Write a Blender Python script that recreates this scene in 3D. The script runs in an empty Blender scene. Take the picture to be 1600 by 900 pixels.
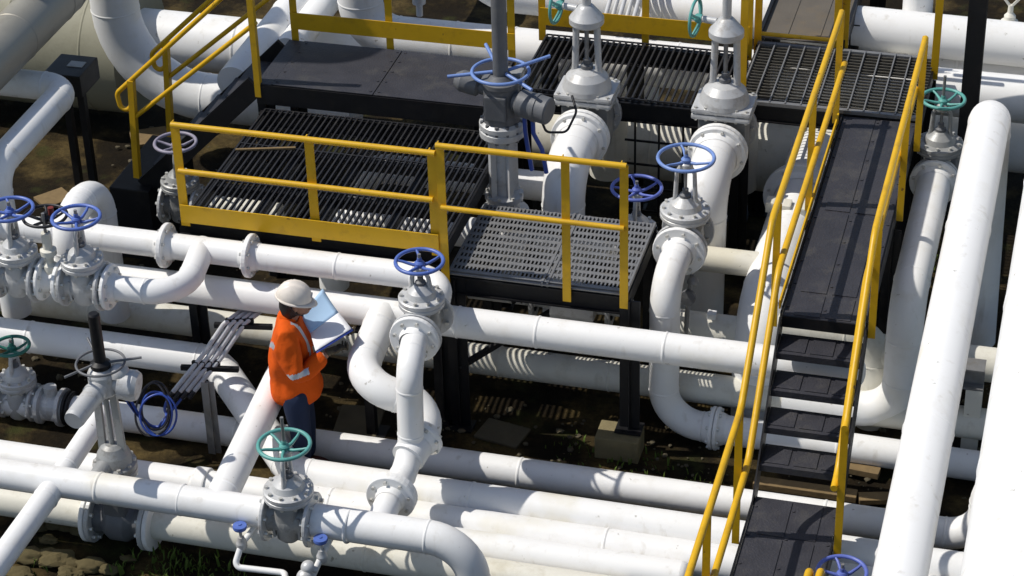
import bpy, bmesh, math, random
from mathutils import Vector, Matrix, noise
random.seed(7)
PI = math.pi
S = bpy.context.scene
COL = S.collection

# ------------------------------------------------------------------ camera
FPX = 3628.49                                   # focal length in pixels of a 1600 px wide frame
YAW, PITCH, ROLL = math.radians(15.861), math.radians(32.283), math.radians(1.661)
CAM = Vector((5.254, -12.688, 10.238))
FWD = Vector((-math.sin(YAW)*math.cos(PITCH), math.cos(YAW)*math.cos(PITCH), -math.sin(PITCH)))
_r = Vector((math.cos(YAW), math.sin(YAW), 0)); _d = FWD.cross(_r)
RIGHT = _r*math.cos(ROLL) + _d*math.sin(ROLL)
DOWN = -_r*math.sin(ROLL) + _d*math.cos(ROLL)
cd = bpy.data.cameras.new("camera"); cam = bpy.data.objects.new("camera", cd); COL.objects.link(cam)
cd.sensor_width = 36; cd.lens = FPX/1600*36; cd.clip_end = 2000; cd.clip_start = .1
m = Matrix((RIGHT, -DOWN, -FWD)).transposed().to_4x4(); m.translation = CAM
cam.matrix_world = m
S.camera = cam

# ------------------------------------------------------------------ sky, sun, exposure
LDIR = Vector((.72, .10, -1)).normalized()     # the way the sunlight travels
W = bpy.data.worlds.new("World"); S.world = W; W.use_nodes = True
nt = W.node_tree; bg = nt.nodes['Background']
sky = nt.nodes.new('ShaderNodeTexSky'); sky.sky_type = 'NISHITA'; sky.sun_disc = False
sky.sun_elevation = math.asin(-LDIR.z); sky.sun_rotation = math.atan2(-LDIR.x, -LDIR.y)
nt.links.new(sky.outputs[0], bg.inputs[0]); bg.inputs[1].default_value = .09
sd = bpy.data.lights.new("sun", 'SUN'); sd.energy = 3.6; sd.angle = math.radians(.53); sd.color = (1, .95, .87)
so = bpy.data.objects.new("sun", sd); COL.objects.link(so); so.location = (-6, 2, 12)
so.rotation_euler = LDIR.to_track_quat('-Z', 'Y').to_euler()
S.view_settings.view_transform = 'Standard'; S.view_settings.look = 'None'
S.view_settings.gamma = 1; S.view_settings.use_curve_mapping = False
S.view_settings.exposure = .12

# ------------------------------------------------------------------ survey helpers: where a sight line of the photograph meets a known plane
def V(*a): return Vector(a)
def sight(px, py): return RIGHT*((px-800)/FPX) + DOWN*((py-450)/FPX) + FWD
def P(px, py, z):
    v = sight(px, py); return CAM + v*((z-CAM.z)/v.z)
def PY(px, py, y):
    v = sight(px, py); return CAM + v*((y-CAM.y)/v.y)
def PX(px, py, x):
    v = sight(px, py); return CAM + v*((x-CAM.x)/v.x)
X, Y, Z = V(1, 0, 0), V(0, 1, 0), V(0, 0, 1)
GZ = -.07                                        # ground level

# ------------------------------------------------------------------ materials
RUST = (.16, .07, .025)
def mat(name, col, rough=.5, metal=0., var=.12, vscale=6., bump=0., bscale=40., dirt=None, damt=.5, dscale=3., coat=0., spec=.5, speck=0., chip=None):
    mt = bpy.data.materials.new(name); mt.use_nodes = True
    t = mt.node_tree; b = t.nodes['Principled BSDF']
    b.inputs['Roughness'].default_value = rough; b.inputs['Metallic'].default_value = metal
    b.inputs['Specular IOR Level'].default_value = spec
    if coat: b.inputs['Coat Weight'].default_value = coat; b.inputs['Coat Roughness'].default_value = .15
    tc = t.nodes.new('ShaderNodeNewGeometry')
    n = t.nodes.new('ShaderNodeTexNoise'); n.inputs['Scale'].default_value = vscale; n.inputs['Detail'].default_value = 5
    t.links.new(tc.outputs['Position'], n.inputs['Vector'])
    mx = t.nodes.new('ShaderNodeMix'); mx.data_type = 'RGBA'
    c0 = [max(0, c*(1-var)) for c in col]; c1 = [min(1, c*(1+var)) for c in col]
    mx.inputs['A'].default_value = (*c0, 1); mx.inputs['B'].default_value = (*c1, 1)
    t.links.new(n.outputs['Fac'], mx.inputs['Factor']); out = mx.outputs['Result']
    if dirt:
        n2 = t.nodes.new('ShaderNodeTexNoise'); n2.inputs['Scale'].default_value = dscale; n2.inputs['Detail'].default_value = 8
        n2.inputs['Roughness'].default_value = .7; t.links.new(tc.outputs['Position'], n2.inputs['Vector'])
        r = t.nodes.new('ShaderNodeMapRange'); r.inputs['From Min'].default_value = .52; r.inputs['From Max'].default_value = .72
        r.inputs['To Max'].default_value = damt; t.links.new(n2.outputs['Fac'], r.inputs['Value'])
        m2 = t.nodes.new('ShaderNodeMix'); m2.data_type = 'RGBA'; m2.inputs['B'].default_value = (*dirt, 1)
        t.links.new(out, m2.inputs['A']); t.links.new(r.outputs['Result'], m2.inputs['Factor']); out = m2.outputs['Result']
    if speck:
        n3 = t.nodes.new('ShaderNodeTexNoise'); n3.inputs['Scale'].default_value = 17; n3.inputs['Detail'].default_value = 3
        t.links.new(tc.outputs['Position'], n3.inputs['Vector'])
        r3 = t.nodes.new('ShaderNodeMapRange'); r3.inputs['From Min'].default_value = .715; r3.inputs['From Max'].default_value = .76; r3.inputs['To Max'].default_value = speck
        t.links.new(n3.outputs['Fac'], r3.inputs['Value'])
        m4 = t.nodes.new('ShaderNodeMix'); m4.data_type = 'RGBA'; m4.inputs['B'].default_value = (*(chip or (.22, .19, .13)), 1)
        t.links.new(out, m4.inputs['A']); t.links.new(r3.outputs['Result'], m4.inputs['Factor']); out = m4.outputs['Result']
        n5 = t.nodes.new('ShaderNodeTexNoise'); n5.inputs['Scale'].default_value = 1.6; n5.inputs['Detail'].default_value = 4
        t.links.new(tc.outputs['Position'], n5.inputs['Vector'])
        r5 = t.nodes.new('ShaderNodeMapRange'); r5.inputs['From Min'].default_value = .60; r5.inputs['From Max'].default_value = .72; r5.inputs['To Max'].default_value = .4 if not chip else 0.
        t.links.new(n5.outputs['Fac'], r5.inputs['Value'])
        m6 = t.nodes.new('ShaderNodeMix'); m6.data_type = 'RGBA'; m6.inputs['B'].default_value = (.66, .60, .42, 1)
        t.links.new(out, m6.inputs['A']); t.links.new(r5.outputs['Result'], m6.inputs['Factor']); out = m6.outputs['Result']
    if speck and not chip:
        mp = t.nodes.new('ShaderNodeMapping'); mp.inputs['Scale'].default_value = (13, 13, 1.6); t.links.new(tc.outputs['Position'], mp.inputs['Vector'])
        n7 = t.nodes.new('ShaderNodeTexNoise'); n7.inputs['Scale'].default_value = 1; n7.inputs['Detail'].default_value = 4
        t.links.new(mp.outputs['Vector'], n7.inputs['Vector'])
        r7 = t.nodes.new('ShaderNodeMapRange'); r7.inputs['From Min'].default_value = .62; r7.inputs['From Max'].default_value = .78; r7.inputs['To Max'].default_value = .34
        t.links.new(n7.outputs['Fac'], r7.inputs['Value'])
        m8 = t.nodes.new('ShaderNodeMix'); m8.data_type = 'RGBA'; m8.inputs['B'].default_value = (.36, .31, .22, 1)
        t.links.new(out, m8.inputs['A']); t.links.new(r7.outputs['Result'], m8.inputs['Factor']); out = m8.outputs['Result']
    t.links.new(out, b.inputs['Base Color'])
    rr = t.nodes.new('ShaderNodeMapRange'); rr.inputs['To Min'].default_value = max(.02, rough-.1); rr.inputs['To Max'].default_value = min(1, rough+.15)
    t.links.new(n.outputs['Fac'], rr.inputs['Value']); t.links.new(rr.outputs['Result'], b.inputs['Roughness'])
    if bump:
        nb = t.nodes.new('ShaderNodeTexNoise'); nb.inputs['Scale'].default_value = bscale; nb.inputs['Detail'].default_value = 6
        t.links.new(tc.outputs['Position'], nb.inputs['Vector'])
        bp = t.nodes.new('ShaderNodeBump'); bp.inputs['Strength'].default_value = bump; bp.inputs['Distance'].default_value = .01
        t.links.new(nb.outputs['Fac'], bp.inputs['Height']); t.links.new(bp.outputs['Normal'], b.inputs['Normal'])
    return mt
M = dict(
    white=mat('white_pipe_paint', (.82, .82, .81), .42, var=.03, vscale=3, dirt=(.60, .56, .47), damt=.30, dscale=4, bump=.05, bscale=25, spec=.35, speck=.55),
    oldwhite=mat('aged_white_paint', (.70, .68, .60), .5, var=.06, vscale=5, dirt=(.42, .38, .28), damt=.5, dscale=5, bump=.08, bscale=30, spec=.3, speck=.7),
    grey=mat('grey_valve_paint', (.31, .315, .31), .42, .15, var=.2, vscale=9, dirt=(.12, .10, .075), damt=.65, dscale=9, bump=.12, bscale=60),
    lgrey=mat('light_grey_casting', (.53, .535, .535), .4, .15, var=.18, vscale=9, dirt=(.2, .165, .12), damt=.65, dscale=9, bump=.1, bscale=60),
    mgrey=mat('worn_grey_casting', (.20, .205, .205), .5, .1, var=.2, vscale=9, dirt=(.1, .09, .07), damt=.5, dscale=8, bump=.15, bscale=50),
    dgrey=mat('dark_grey_casting', (.13, .135, .145), .5, .1, var=.2, vscale=8, dirt=(.2, .19, .17), damt=.4, dscale=10, bump=.12, bscale=50),
    galv=mat('galvanised_steel', (.25, .25, .25), .5, .5, var=.2, vscale=20, dirt=(.2, .17, .12), damt=.5, dscale=8),
    bolt=mat('zinc_bolts', (.62, .61, .57), .4, .5, var=.25, vscale=30),
    yellow=mat('yellow_rail_paint', (.66, .385, .010), .4, var=.12, vscale=7, dirt=(.36, .2, .02), damt=.55, dscale=6, bump=.06, bscale=40, spec=.4, speck=.85, chip=RUST),
    dustbar=mat('dusty_grating', (.085, .079, .066), .6, .1, var=.35, vscale=9, dirt=(.14, .12, .08), damt=.5, dscale=8, spec=.3),
    bar=mat('worn_black_grating', (.019, .019, .022), .5, .0, var=.4, vscale=9, dirt=(.06, .055, .045), damt=.6, dscale=8, spec=.4),
    black=mat('black_steel_paint', (.009, .009, .0105), .45, .0, var=.3, vscale=9, dirt=(.03, .027, .02), damt=.4, dscale=7, bump=.1, spec=.3),
    deck=mat('dark_checker_plate', (.034, .034, .042), .5, .0, var=.3, vscale=7, dirt=(.085, .08, .072), damt=.6, dscale=4.5, bump=.5, bscale=70, spec=.4),
    brown=mat('dusty_brown_plate', (.11, .095, .075), .7, var=.25, vscale=5, dirt=(.16, .12, .07), damt=.6, dscale=3, bump=.2, bscale=80),
    blue=mat('blue_wheel_paint', (.085, .15, .46), .38, var=.15, vscale=12, dirt=(.05, .07, .18), damt=.5, dscale=14),
    paleblue=mat('pale_blue_wheel_paint', (.16, .26, .56), .4, var=.15, vscale=12, dirt=(.1, .13, .25), damt=.5, dscale=14),
    violet=mat('faded_blue_violet_paint', (.105, .145, .46), .4, var=.15, vscale=12, dirt=(.1, .1, .2), damt=.5, dscale=14),
    lilac=mat('faded_lilac_wheel_paint', (.27, .25, .32), .45, var=.2, vscale=12, dirt=(.1, .09, .1), damt=.6, dscale=14),
    teal=mat('teal_wheel_paint', (.10, .34, .31), .4, var=.15, vscale=12, dirt=(.08, .18, .16), damt=.5, dscale=14),
    dteal=mat('dark_green_wheel_paint', (.015, .15, .115), .4, var=.15, vscale=12, dirt=(.02, .08, .06), damt=.5, dscale=14),
    orange=mat('orange_work_cloth', (.67, .096, .006), .85, var=.1, vscale=14, dirt=(.46, .06, .005), damt=.35, dscale=14, bump=.6, bscale=26, spec=.2),
    reflect=mat('silver_reflective_tape', (.46, .5, .56), .35, .2, var=.1, vscale=20),
    navy=mat('navy_trouser_cloth', (.02, .03, .065), .85, var=.25, vscale=12, bump=.3, bscale=30, spec=.2),
    skin=mat('skin', (.36, .19, .12), .55, var=.08, vscale=15),
    hair=mat('black_hair', (.012, .010, .009), .5, var=.2, vscale=60, bump=.3, bscale=80),
    glove=mat('worn_work_glove', (.10, .08, .05), .9, var=.3, vscale=20, bump=.3, bscale=60),
    boot=mat('dark_red_leather_boot', (.07, .018, .014), .5, var=.2, vscale=20),
    helmet=mat('cream_helmet_plastic', (.78, .71, .63), .35, var=.05, vscale=10, dirt=(.5, .44, .37), damt=.35, dscale=12, spec=.4),
    eye=mat('dark_eye', (.02, .015, .01), .2),
    paper=mat('white_paper', (.82, .82, .84), .7, var=.02),
    bpaper=mat('pale_blue_card', (.46, .66, .88), .6, var=.05),
    cover=mat('dark_blue_folder_cover', (.03, .06, .32), .5, var=.1),
    concrete=mat('weathered_concrete', (.21, .175, .095), .9, var=.25, vscale=8, dirt=(.13, .11, .06), damt=.7, dscale=5, bump=.5, bscale=35, spec=.2),
    wood=mat('old_plank', (.20, .14, .07), .85, var=.3, vscale=14, dirt=(.12, .09, .05), damt=.5, dscale=8, bump=.3, bscale=30, spec=.2),
    clad=mat('insulation_cladding', (.36, .345, .30), .5, .45, var=.12, vscale=4, dirt=(.2, .185, .14), damt=.6, dscale=2.5, bump=.25, bscale=7),
    olive=mat('olive_grey_tank_paint', (.27, .26, .19), .6, var=.1, vscale=3, dirt=(.16, .15, .1), damt=.5, dscale=3, bump=.1),
    cable=mat('grey_conduit', (.52, .53, .55), .4, .0, var=.15, vscale=20),
    bluecable=mat('blue_cable_sheath', (.03, .075, .36), .4, var=.2, vscale=20),
    blackcable=mat('black_cable_sheath', (.012, .012, .016), .45, var=.2, vscale=20),
    rock=mat('tan_rock', (.10, .08, .038), .9, var=.35, vscale=9, dirt=(.07, .075, .03), damt=.7, dscale=7, bump=.6, bscale=30, spec=.2),
    leaf=mat('weed_leaf', (.085, .13, .022), .7, var=.4, vscale=14, spec=.2),
    stone=mat('pale_rubble', (.10, .085, .055), .9, var=.35, vscale=6, bump=.4, bscale=30, spec=.2),
    red=mat('red_cap', (.16, .02, .015), .5),
)
def ground_mat():
    mt = bpy.data.materials.new('sun_mottled_brown_earth'); mt.use_nodes = True
    t = mt.node_tree; b = t.nodes['Principled BSDF']; b.inputs['Roughness'].default_value = .95; b.inputs['Specular IOR Level'].default_value = .15
    g = t.nodes.new('ShaderNodeNewGeometry')
    def nz(s, d=6, r=.6):
        n = t.nodes.new('ShaderNodeTexNoise'); n.inputs['Scale'].default_value = s; n.inputs['Detail'].default_value = d; n.inputs['Roughness'].default_value = r
        t.links.new(g.outputs['Position'], n.inputs['Vector']); return n
    a = nz(1.7); r1 = t.nodes.new('ShaderNodeValToRGB')
    e = r1.color_ramp.elements; e[0].position = .36; e[0].color = (.010, .0075, .0045, 1); e[1].position = .66; e[1].color = (.10, .075, .032, 1)  # near-black and tan stops paint shaded and sunlit patches into the earth
    k = e.new(.5); k.color = (.019, .014, .007, 1)
    t.links.new(a.outputs['Fac'], r1.inputs['Fac'])
    c = nz(26, 8, .75); mx = t.nodes.new('ShaderNodeMix'); mx.data_type = 'RGBA'; mx.blend_type = 'MULTIPLY'; mx.inputs['Factor'].default_value = .8
    r2 = t.nodes.new('ShaderNodeValToRGB'); r2.color_ramp.elements[0].position = .3; r2.color_ramp.elements[0].color = (.35, .33, .3, 1); r2.color_ramp.elements[1].position = .7; r2.color_ramp.elements[1].color = (1.3, 1.2, 1.0, 1)
    t.links.new(c.outputs['Fac'], r2.inputs['Fac']); t.links.new(r1.outputs[0], mx.inputs['A']); t.links.new(r2.outputs[0], mx.inputs['B'])
    gn = nz(2.6, 5); rg = t.nodes.new('ShaderNodeMapRange'); rg.inputs['From Min'].default_value = .58; rg.inputs['From Max'].default_value = .72; rg.inputs['To Max'].default_value = .65
    t.links.new(gn.outputs['Fac'], rg.inputs['Value'])
    m3 = t.nodes.new('ShaderNodeMix'); m3.data_type = 'RGBA'; m3.inputs['B'].default_value = (.045, .052, .014, 1)
    t.links.new(mx.outputs['Result'], m3.inputs['A']); t.links.new(rg.outputs['Result'], m3.inputs['Factor'])
    t.links.new(m3.outputs['Result'], b.inputs['Base Color'])
    bp = t.nodes.new('ShaderNodeBump'); bp.inputs['Strength'].default_value = .7; bp.inputs['Distance'].default_value = .03
    t.links.new(c.outputs['Fac'], bp.inputs['Height']); t.links.new(bp.outputs['Normal'], b.inputs['Normal'])
    return mt
M['ground'] = ground_mat()

# ------------------------------------------------------------------ mesh collector
def frame(ax):
    ax = ax.normalized(); h = Z if abs(ax.z) < .9 else X
    u = ax.cross(h).normalized(); return u, ax.cross(u).normalized(), ax
def fillet(pts, rad, n=10):
    """Round the corners of a polyline; also returns the indices where the bends begin and end."""
    pts = [Vector(p) for p in pts]
    rads = rad if isinstance(rad, (list, tuple)) else [rad]*len(pts)
    out = [pts[0]]; marks = []
    for i in range(1, len(pts)-1):
        a, b, c = pts[i-1], pts[i], pts[i+1]
        d1 = (a-b).normalized(); d2 = (c-b).normalized(); ang = d1.angle(d2)
        if ang > PI-.02: out.append(b); continue
        t = rads[i]/math.tan(ang/2); t = min(t, (a-b).length*.49 if i > 1 else (a-b).length*.98, (c-b).length*.49 if i < len(pts)-2 else (c-b).length*.98)
        r = t*math.tan(ang/2); bis = (d1+d2).normalized(); ctr = b + bis*(r/math.sin(ang/2))
        p0, p1 = b+d1*t, b+d2*t; v0, v1 = p0-ctr, p1-ctr; tot = v0.angle(v1); ax = v0.cross(v1).normalized()
        marks.append(len(out))
        for k in range(n+1): out.append(ctr + Matrix.Rotation(tot*k/n, 3, ax) @ v0)
        marks.append(len(out)-1)
    out.append(pts[-1]); return out, marks
class MB:
    def __init__(s): s.v = []; s.f = []; s.sm = []; s.mi = []; s.cur = 0
    def quad(s, idx, smooth=False): s.f.append(idx); s.sm.append(smooth); s.mi.append(s.cur)
    def use(s, k): s.cur = k; return s
    def box(s, c, sx, sy, sz, ux=X, uy=Y, uz=Z, bev=0.):
        c = Vector(c); n = len(s.v)
        b = min(bev, sx*.45, sy*.45, sz*.45)
        if b <= 0:
            for k in (-1, 1):
                for j in (-1, 1):
                    for i in (-1, 1): s.v.append(c+ux*(i*sx/2)+uy*(j*sy/2)+uz*(k*sz/2))
            for q in ((0, 2, 3, 1), (4, 5, 7, 6), (0, 1, 5, 4), (2, 6, 7, 3), (0, 4, 6, 2), (1, 3, 7, 5)): s.quad([n+i for i in q])
        else:
            bm = bmesh.new(); bmesh.ops.create_cube(bm, size=1)
            for v in bm.verts: v.co = V(v.co.x*sx, v.co.y*sy, v.co.z*sz)
            bmesh.ops.bevel(bm, geom=bm.edges[:], offset=b, segments=2, affect='EDGES', profile=.7)
            bm.verts.index_update()
            for v in bm.verts: s.v.append(c+ux*v.co.x+uy*v.co.y+uz*v.co.z)
            for f in bm.faces: s.quad([n+v.index for v in f.verts])
            bm.free()
        return s
    def bar(s, p0, p1, w, h, up=Z, bev=0.):
        p0, p1 = Vector(p0), Vector(p1); d = (p1-p0); L = d.length; d.normalize()
        side = d.cross(up).normalized(); u = side.cross(d).normalized()
        return s.box((p0+p1)/2, L, w, h, d, side, u, bev)
    def sweep(s, pts, radii, n=24, caps=True, closed=False, smooth=True):
        pts = [Vector(p) for p in pts]; N = len(pts)
        if not isinstance(radii, (list, tuple)): radii = [radii]*N
        base = len(s.v); u = None
        for i, p in enumerate(pts):
            if closed: t = (pts[(i+1) % N]-pts[i-1]).normalized()
            elif i == 0: t = (pts[1]-p).normalized()
            elif i == N-1: t = (p-pts[i-1]).normalized()
            else: t = ((pts[i+1]-p).normalized()+(p-pts[i-1]).normalized()).normalized()
            if u is None: u = frame(t)[0]
            u = (u - t*u.dot(t)).normalized(); w = t.cross(u)
            for k in range(n): s.v.append(p + (u*math.cos(2*PI*k/n)+w*math.sin(2*PI*k/n))*radii[i])
        for i in range(N if closed else N-1):
            j = (i+1) % N
            for k in range(n):
                l = (k+1) % n; s.quad([base+i*n+k, base+i*n+l, base+j*n+l, base+j*n+k], smooth)
        if caps and not closed:
            e = len(s.v); s.v += [s.v[base+k].copy() for k in range(n)]+[s.v[base+(N-1)*n+k].copy() for k in range(n)]
            s.quad([e+k for k in reversed(range(n))]); s.quad([e+n+k for k in range(n)])
        return s
    def cyl(s, p0, p1, r, r1=None, n=24, caps=True, smooth=True):
        return s.sweep([p0, p1], [r, r if r1 is None else r1], n, caps, smooth=smooth)
    def lathe(s, o, ax, prof, n=28, smooth=True, flat=()):
        """prof: (radius, distance along ax); repeated rings keep hard edges."""
        o = Vector(o); u, w, a = frame(Vector(ax))
        for i in range(len(prof)-1):
            (r0, t0), (r1, t1) = prof[i], prof[i+1]; b = len(s.v)
            hard = True
            for (r, t) in ((r0, t0), (r1, t1)):
                for k in range(n): s.v.append(o+a*t+(u*math.cos(2*PI*k/n)+w*math.sin(2*PI*k/n))*max(r, 1e-4))
            for k in range(n):
                l = (k+1) % n; s.quad([b+k, b+l, b+n+l, b+n+k], smooth)
        return s
    def dome(s, o, ax, r, h, n=24, k=6, t0=0.):
        o = Vector(o); u, w, a = frame(Vector(ax)); b = len(s.v)
        for j in range(k+1):
            th = PI/2*j/k; rr = max(r*math.cos(th), 1e-4); tt = t0+h*math.sin(th)
            for i in range(n): s.v.append(o+a*tt+(u*math.cos(2*PI*i/n)+w*math.sin(2*PI*i/n))*rr)
        for j in range(k):
            for i in range(n):
                l = (i+1) % n; s.quad([b+j*n+i, b+j*n+l, b+(j+1)*n+l, b+(j+1)*n+i], True)
        return s
    def torus(s, c, ax, R, r, n=40, m_=10):
        u, w, a = frame(Vector(ax)); c = Vector(c)
        return s.sweep([c+(u*math.cos(2*PI*k/n)+w*math.sin(2*PI*k/n))*R for k in range(n)], r, m_, closed=True)
    def bolts(s, c, ax, R, n, br, h, ph=0.):
        u, w, a = frame(Vector(ax)); c = Vector(c)
        for k in range(n):
            t = 2*PI*k/n+ph; p = c+(u*math.cos(t)+w*math.sin(t))*R
            s.cyl(p-a*h, p+a*h, br, n=6, smooth=False)
        return s
    def disc_flange(s, c, ax, rp, rf, th):
        a = Vector(ax).normalized(); c = Vector(c)
        return s.lathe(c, a, [(rp*.5, -th/2), (rf-.006, -th/2), (rf, -th/2+.006), (rf, th/2-.006), (rf-.006, th/2), (rp*.5, th/2)], 32, smooth=False)
    def build(s, name, mt, parent=None, label=None):
        me = bpy.data.meshes.new(name); off = Vector((0, 0, 0)); p = parent
        while p is not None: off += p.location; p = p.parent
        me.from_pydata([v-off for v in s.v], [], s.f); [me.materials.append(M[k]) for k in mt.split('+')]
        for poly, q, k in zip(me.polygons, s.sm, s.mi): poly.use_smooth = q; poly.material_index = k
        bm = bmesh.new(); bm.from_mesh(me); bmesh.ops.recalc_face_normals(bm, faces=bm.faces); bm.to_mesh(me); bm.free()
        o = bpy.data.objects.new(name, me); COL.objects.link(o)
        if parent: o.parent = parent
        if label: o['label'] = label
        return o
def thing(name, label, cat, loc, group=None):
    o = bpy.data.objects.new(name, None); COL.objects.link(o); o.empty_display_size = .1
    o.location = Vector(loc); o['label'] = label; o['category'] = cat
    if group: o['group'] = group
    return o
def tag(o, label, cat, group=None):
    o['label'] = label; o['category'] = cat
    if group: o['group'] = group
    return o
def stuff(o, label, cat):
    o['kind'] = 'stuff'; o['label'] = label; o['category'] = cat; return o

# ------------------------------------------------------------------ ground
def build_ground():
    xs = [-250, -80, -25, -9] + [-6+.12*i for i in range(117)] + [12, 30, 90, 260]
    ys = [-120, -40, -12, -6] + [-3.5+.12*i for i in range(117)] + [14, 35, 100, 400]
    b = MB(); nx = len(xs)
    for y in ys:
        for x in xs:
            z = GZ - .01
            if -6 <= x <= 8.1 and -3.6 <= y <= 10.6:
                z += .035*noise.noise(V(x*1.3, y*1.3, 0)) + .018*noise.noise(V(x*4, y*4, 3)) + .01*noise.noise(V(x*9, y*9, 5))
            b.v.append(V(x, y, z))
    for j in range(len(ys)-1):
        for i in range(nx-1): b.quad([j*nx+i, j*nx+i+1, (j+1)*nx+i+1, (j+1)*nx+i], True)
    o = b.build('ground', 'ground'); o['kind'] = 'structure'
build_ground()

# ------------------------------------------------------------------ pipes
def pipe(label, pts, r, bend=None, mt='white', name='steel_pipe', cat='pipe', group=None, flanges=(), welds=True, caps=True, dome_end=False, dome_start=False, rings=()):
    """One pipe run. flanges: (point, axis, flange radius[, thickness]); rings: (point, axis) weld beads."""
    pts = [Vector(p) for p in pts]; bend = bend if bend is not None else r*2.6
    path, marks = fillet(pts, bend) if len(pts) > 2 else (pts, [])
    t = thing(name, label, cat, pts[0], group)
    b = MB(); b.sweep(path, r, 32, caps)
    if welds:
        for i in marks:
            a = (path[min(i+1, len(path)-1)]-path[max(i-1, 0)]).normalized()
            b.sweep([path[i]-a*.010, path[i]-a*.004, path[i]+a*.004, path[i]+a*.010], [r*1.0, r+.004, r+.004, r], 32, False)
    rings = list(rings)
    if mt in ('white', 'oldwhite'):
        wr = random.Random(int(abs(pts[0].x*131+pts[0].y*71+pts[-1].z*37)*10))
        for a0_, b0_ in zip(pts, pts[1:]):
            ln = (b0_-a0_).length; dd = wr.uniform(.7, 1.6)
            while ln > 2.2 and dd < ln-.6: rings.append((a0_+(b0_-a0_).normalized()*dd, b0_-a0_)); dd += wr.uniform(1.5, 2.6)
    for p, a in rings:
        a = Vector(a).normalized(); p = Vector(p); b.sweep([p-a*.012, p-a*.005, p+a*.005, p+a*.012], [r, r+.005, r+.005, r], 32, False)
    if dome_end: b.dome(pts[-1], pts[-1]-pts[-2], r, r*.6)
    if dome_start: b.dome(pts[0], pts[0]-pts[1], r, r*.6)
    b.build('pipe_run', mt, t)
    for f in flanges:
        flange(t, f[0], f[1], r, f[2], f[3] if len(f) > 3 else .03, mt)
    return t
def flange(t, p, ax, r, rf, th=.03, mt='white', pair=False, n=8):
    p = Vector(p); a = Vector(ax).normalized()
    fb = MB(); fb.disc_flange(p, a, r, rf, th)
    fb.lathe(p, a, [(r*1.18, th/2), (r*1.02, th/2+.05)], 28)
    fb.lathe(p, a, [(r*1.18, -th/2), (r*1.02, -th/2-.05)], 28)
    fb.use(1).bolts(p, a, (rf+r)/2+.004, n, .013, th/2+.018, .2)
    return fb.build('flange', mt+'+bolt', t)

def handwheel(t, c, ax, R, mt, nsp=5, rim=.014, ph=.3):
    c = Vector(c); u, w, a = frame(Vector(ax))
    hw = MB().torus(c, a, R, rim, 44, 10).build('handwheel', mt, t)
    for k in range(nsp):
        th = 2*PI*k/nsp+ph; d = u*math.cos(th)+w*math.sin(th); e = u*math.cos(th+.35)+w*math.sin(th+.35)
        MB().sweep([c-a*.035+d*.02, c-a*.03+d*R*.4, c-a*.012+(d*.8+e*.2).normalized()*R*.75, c+(d*.6+e*.4).normalized()*R], [.013, .012, .010, .009], 8).build('spoke', mt, hw)
    MB().lathe(c, a, [(0, -.055), (.034, -.055), (.036, -.01), (.026, .002), (.018, .004), (.016, .03), (0, .03)], 16).build('hub', mt, hw)
    return hw

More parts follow.
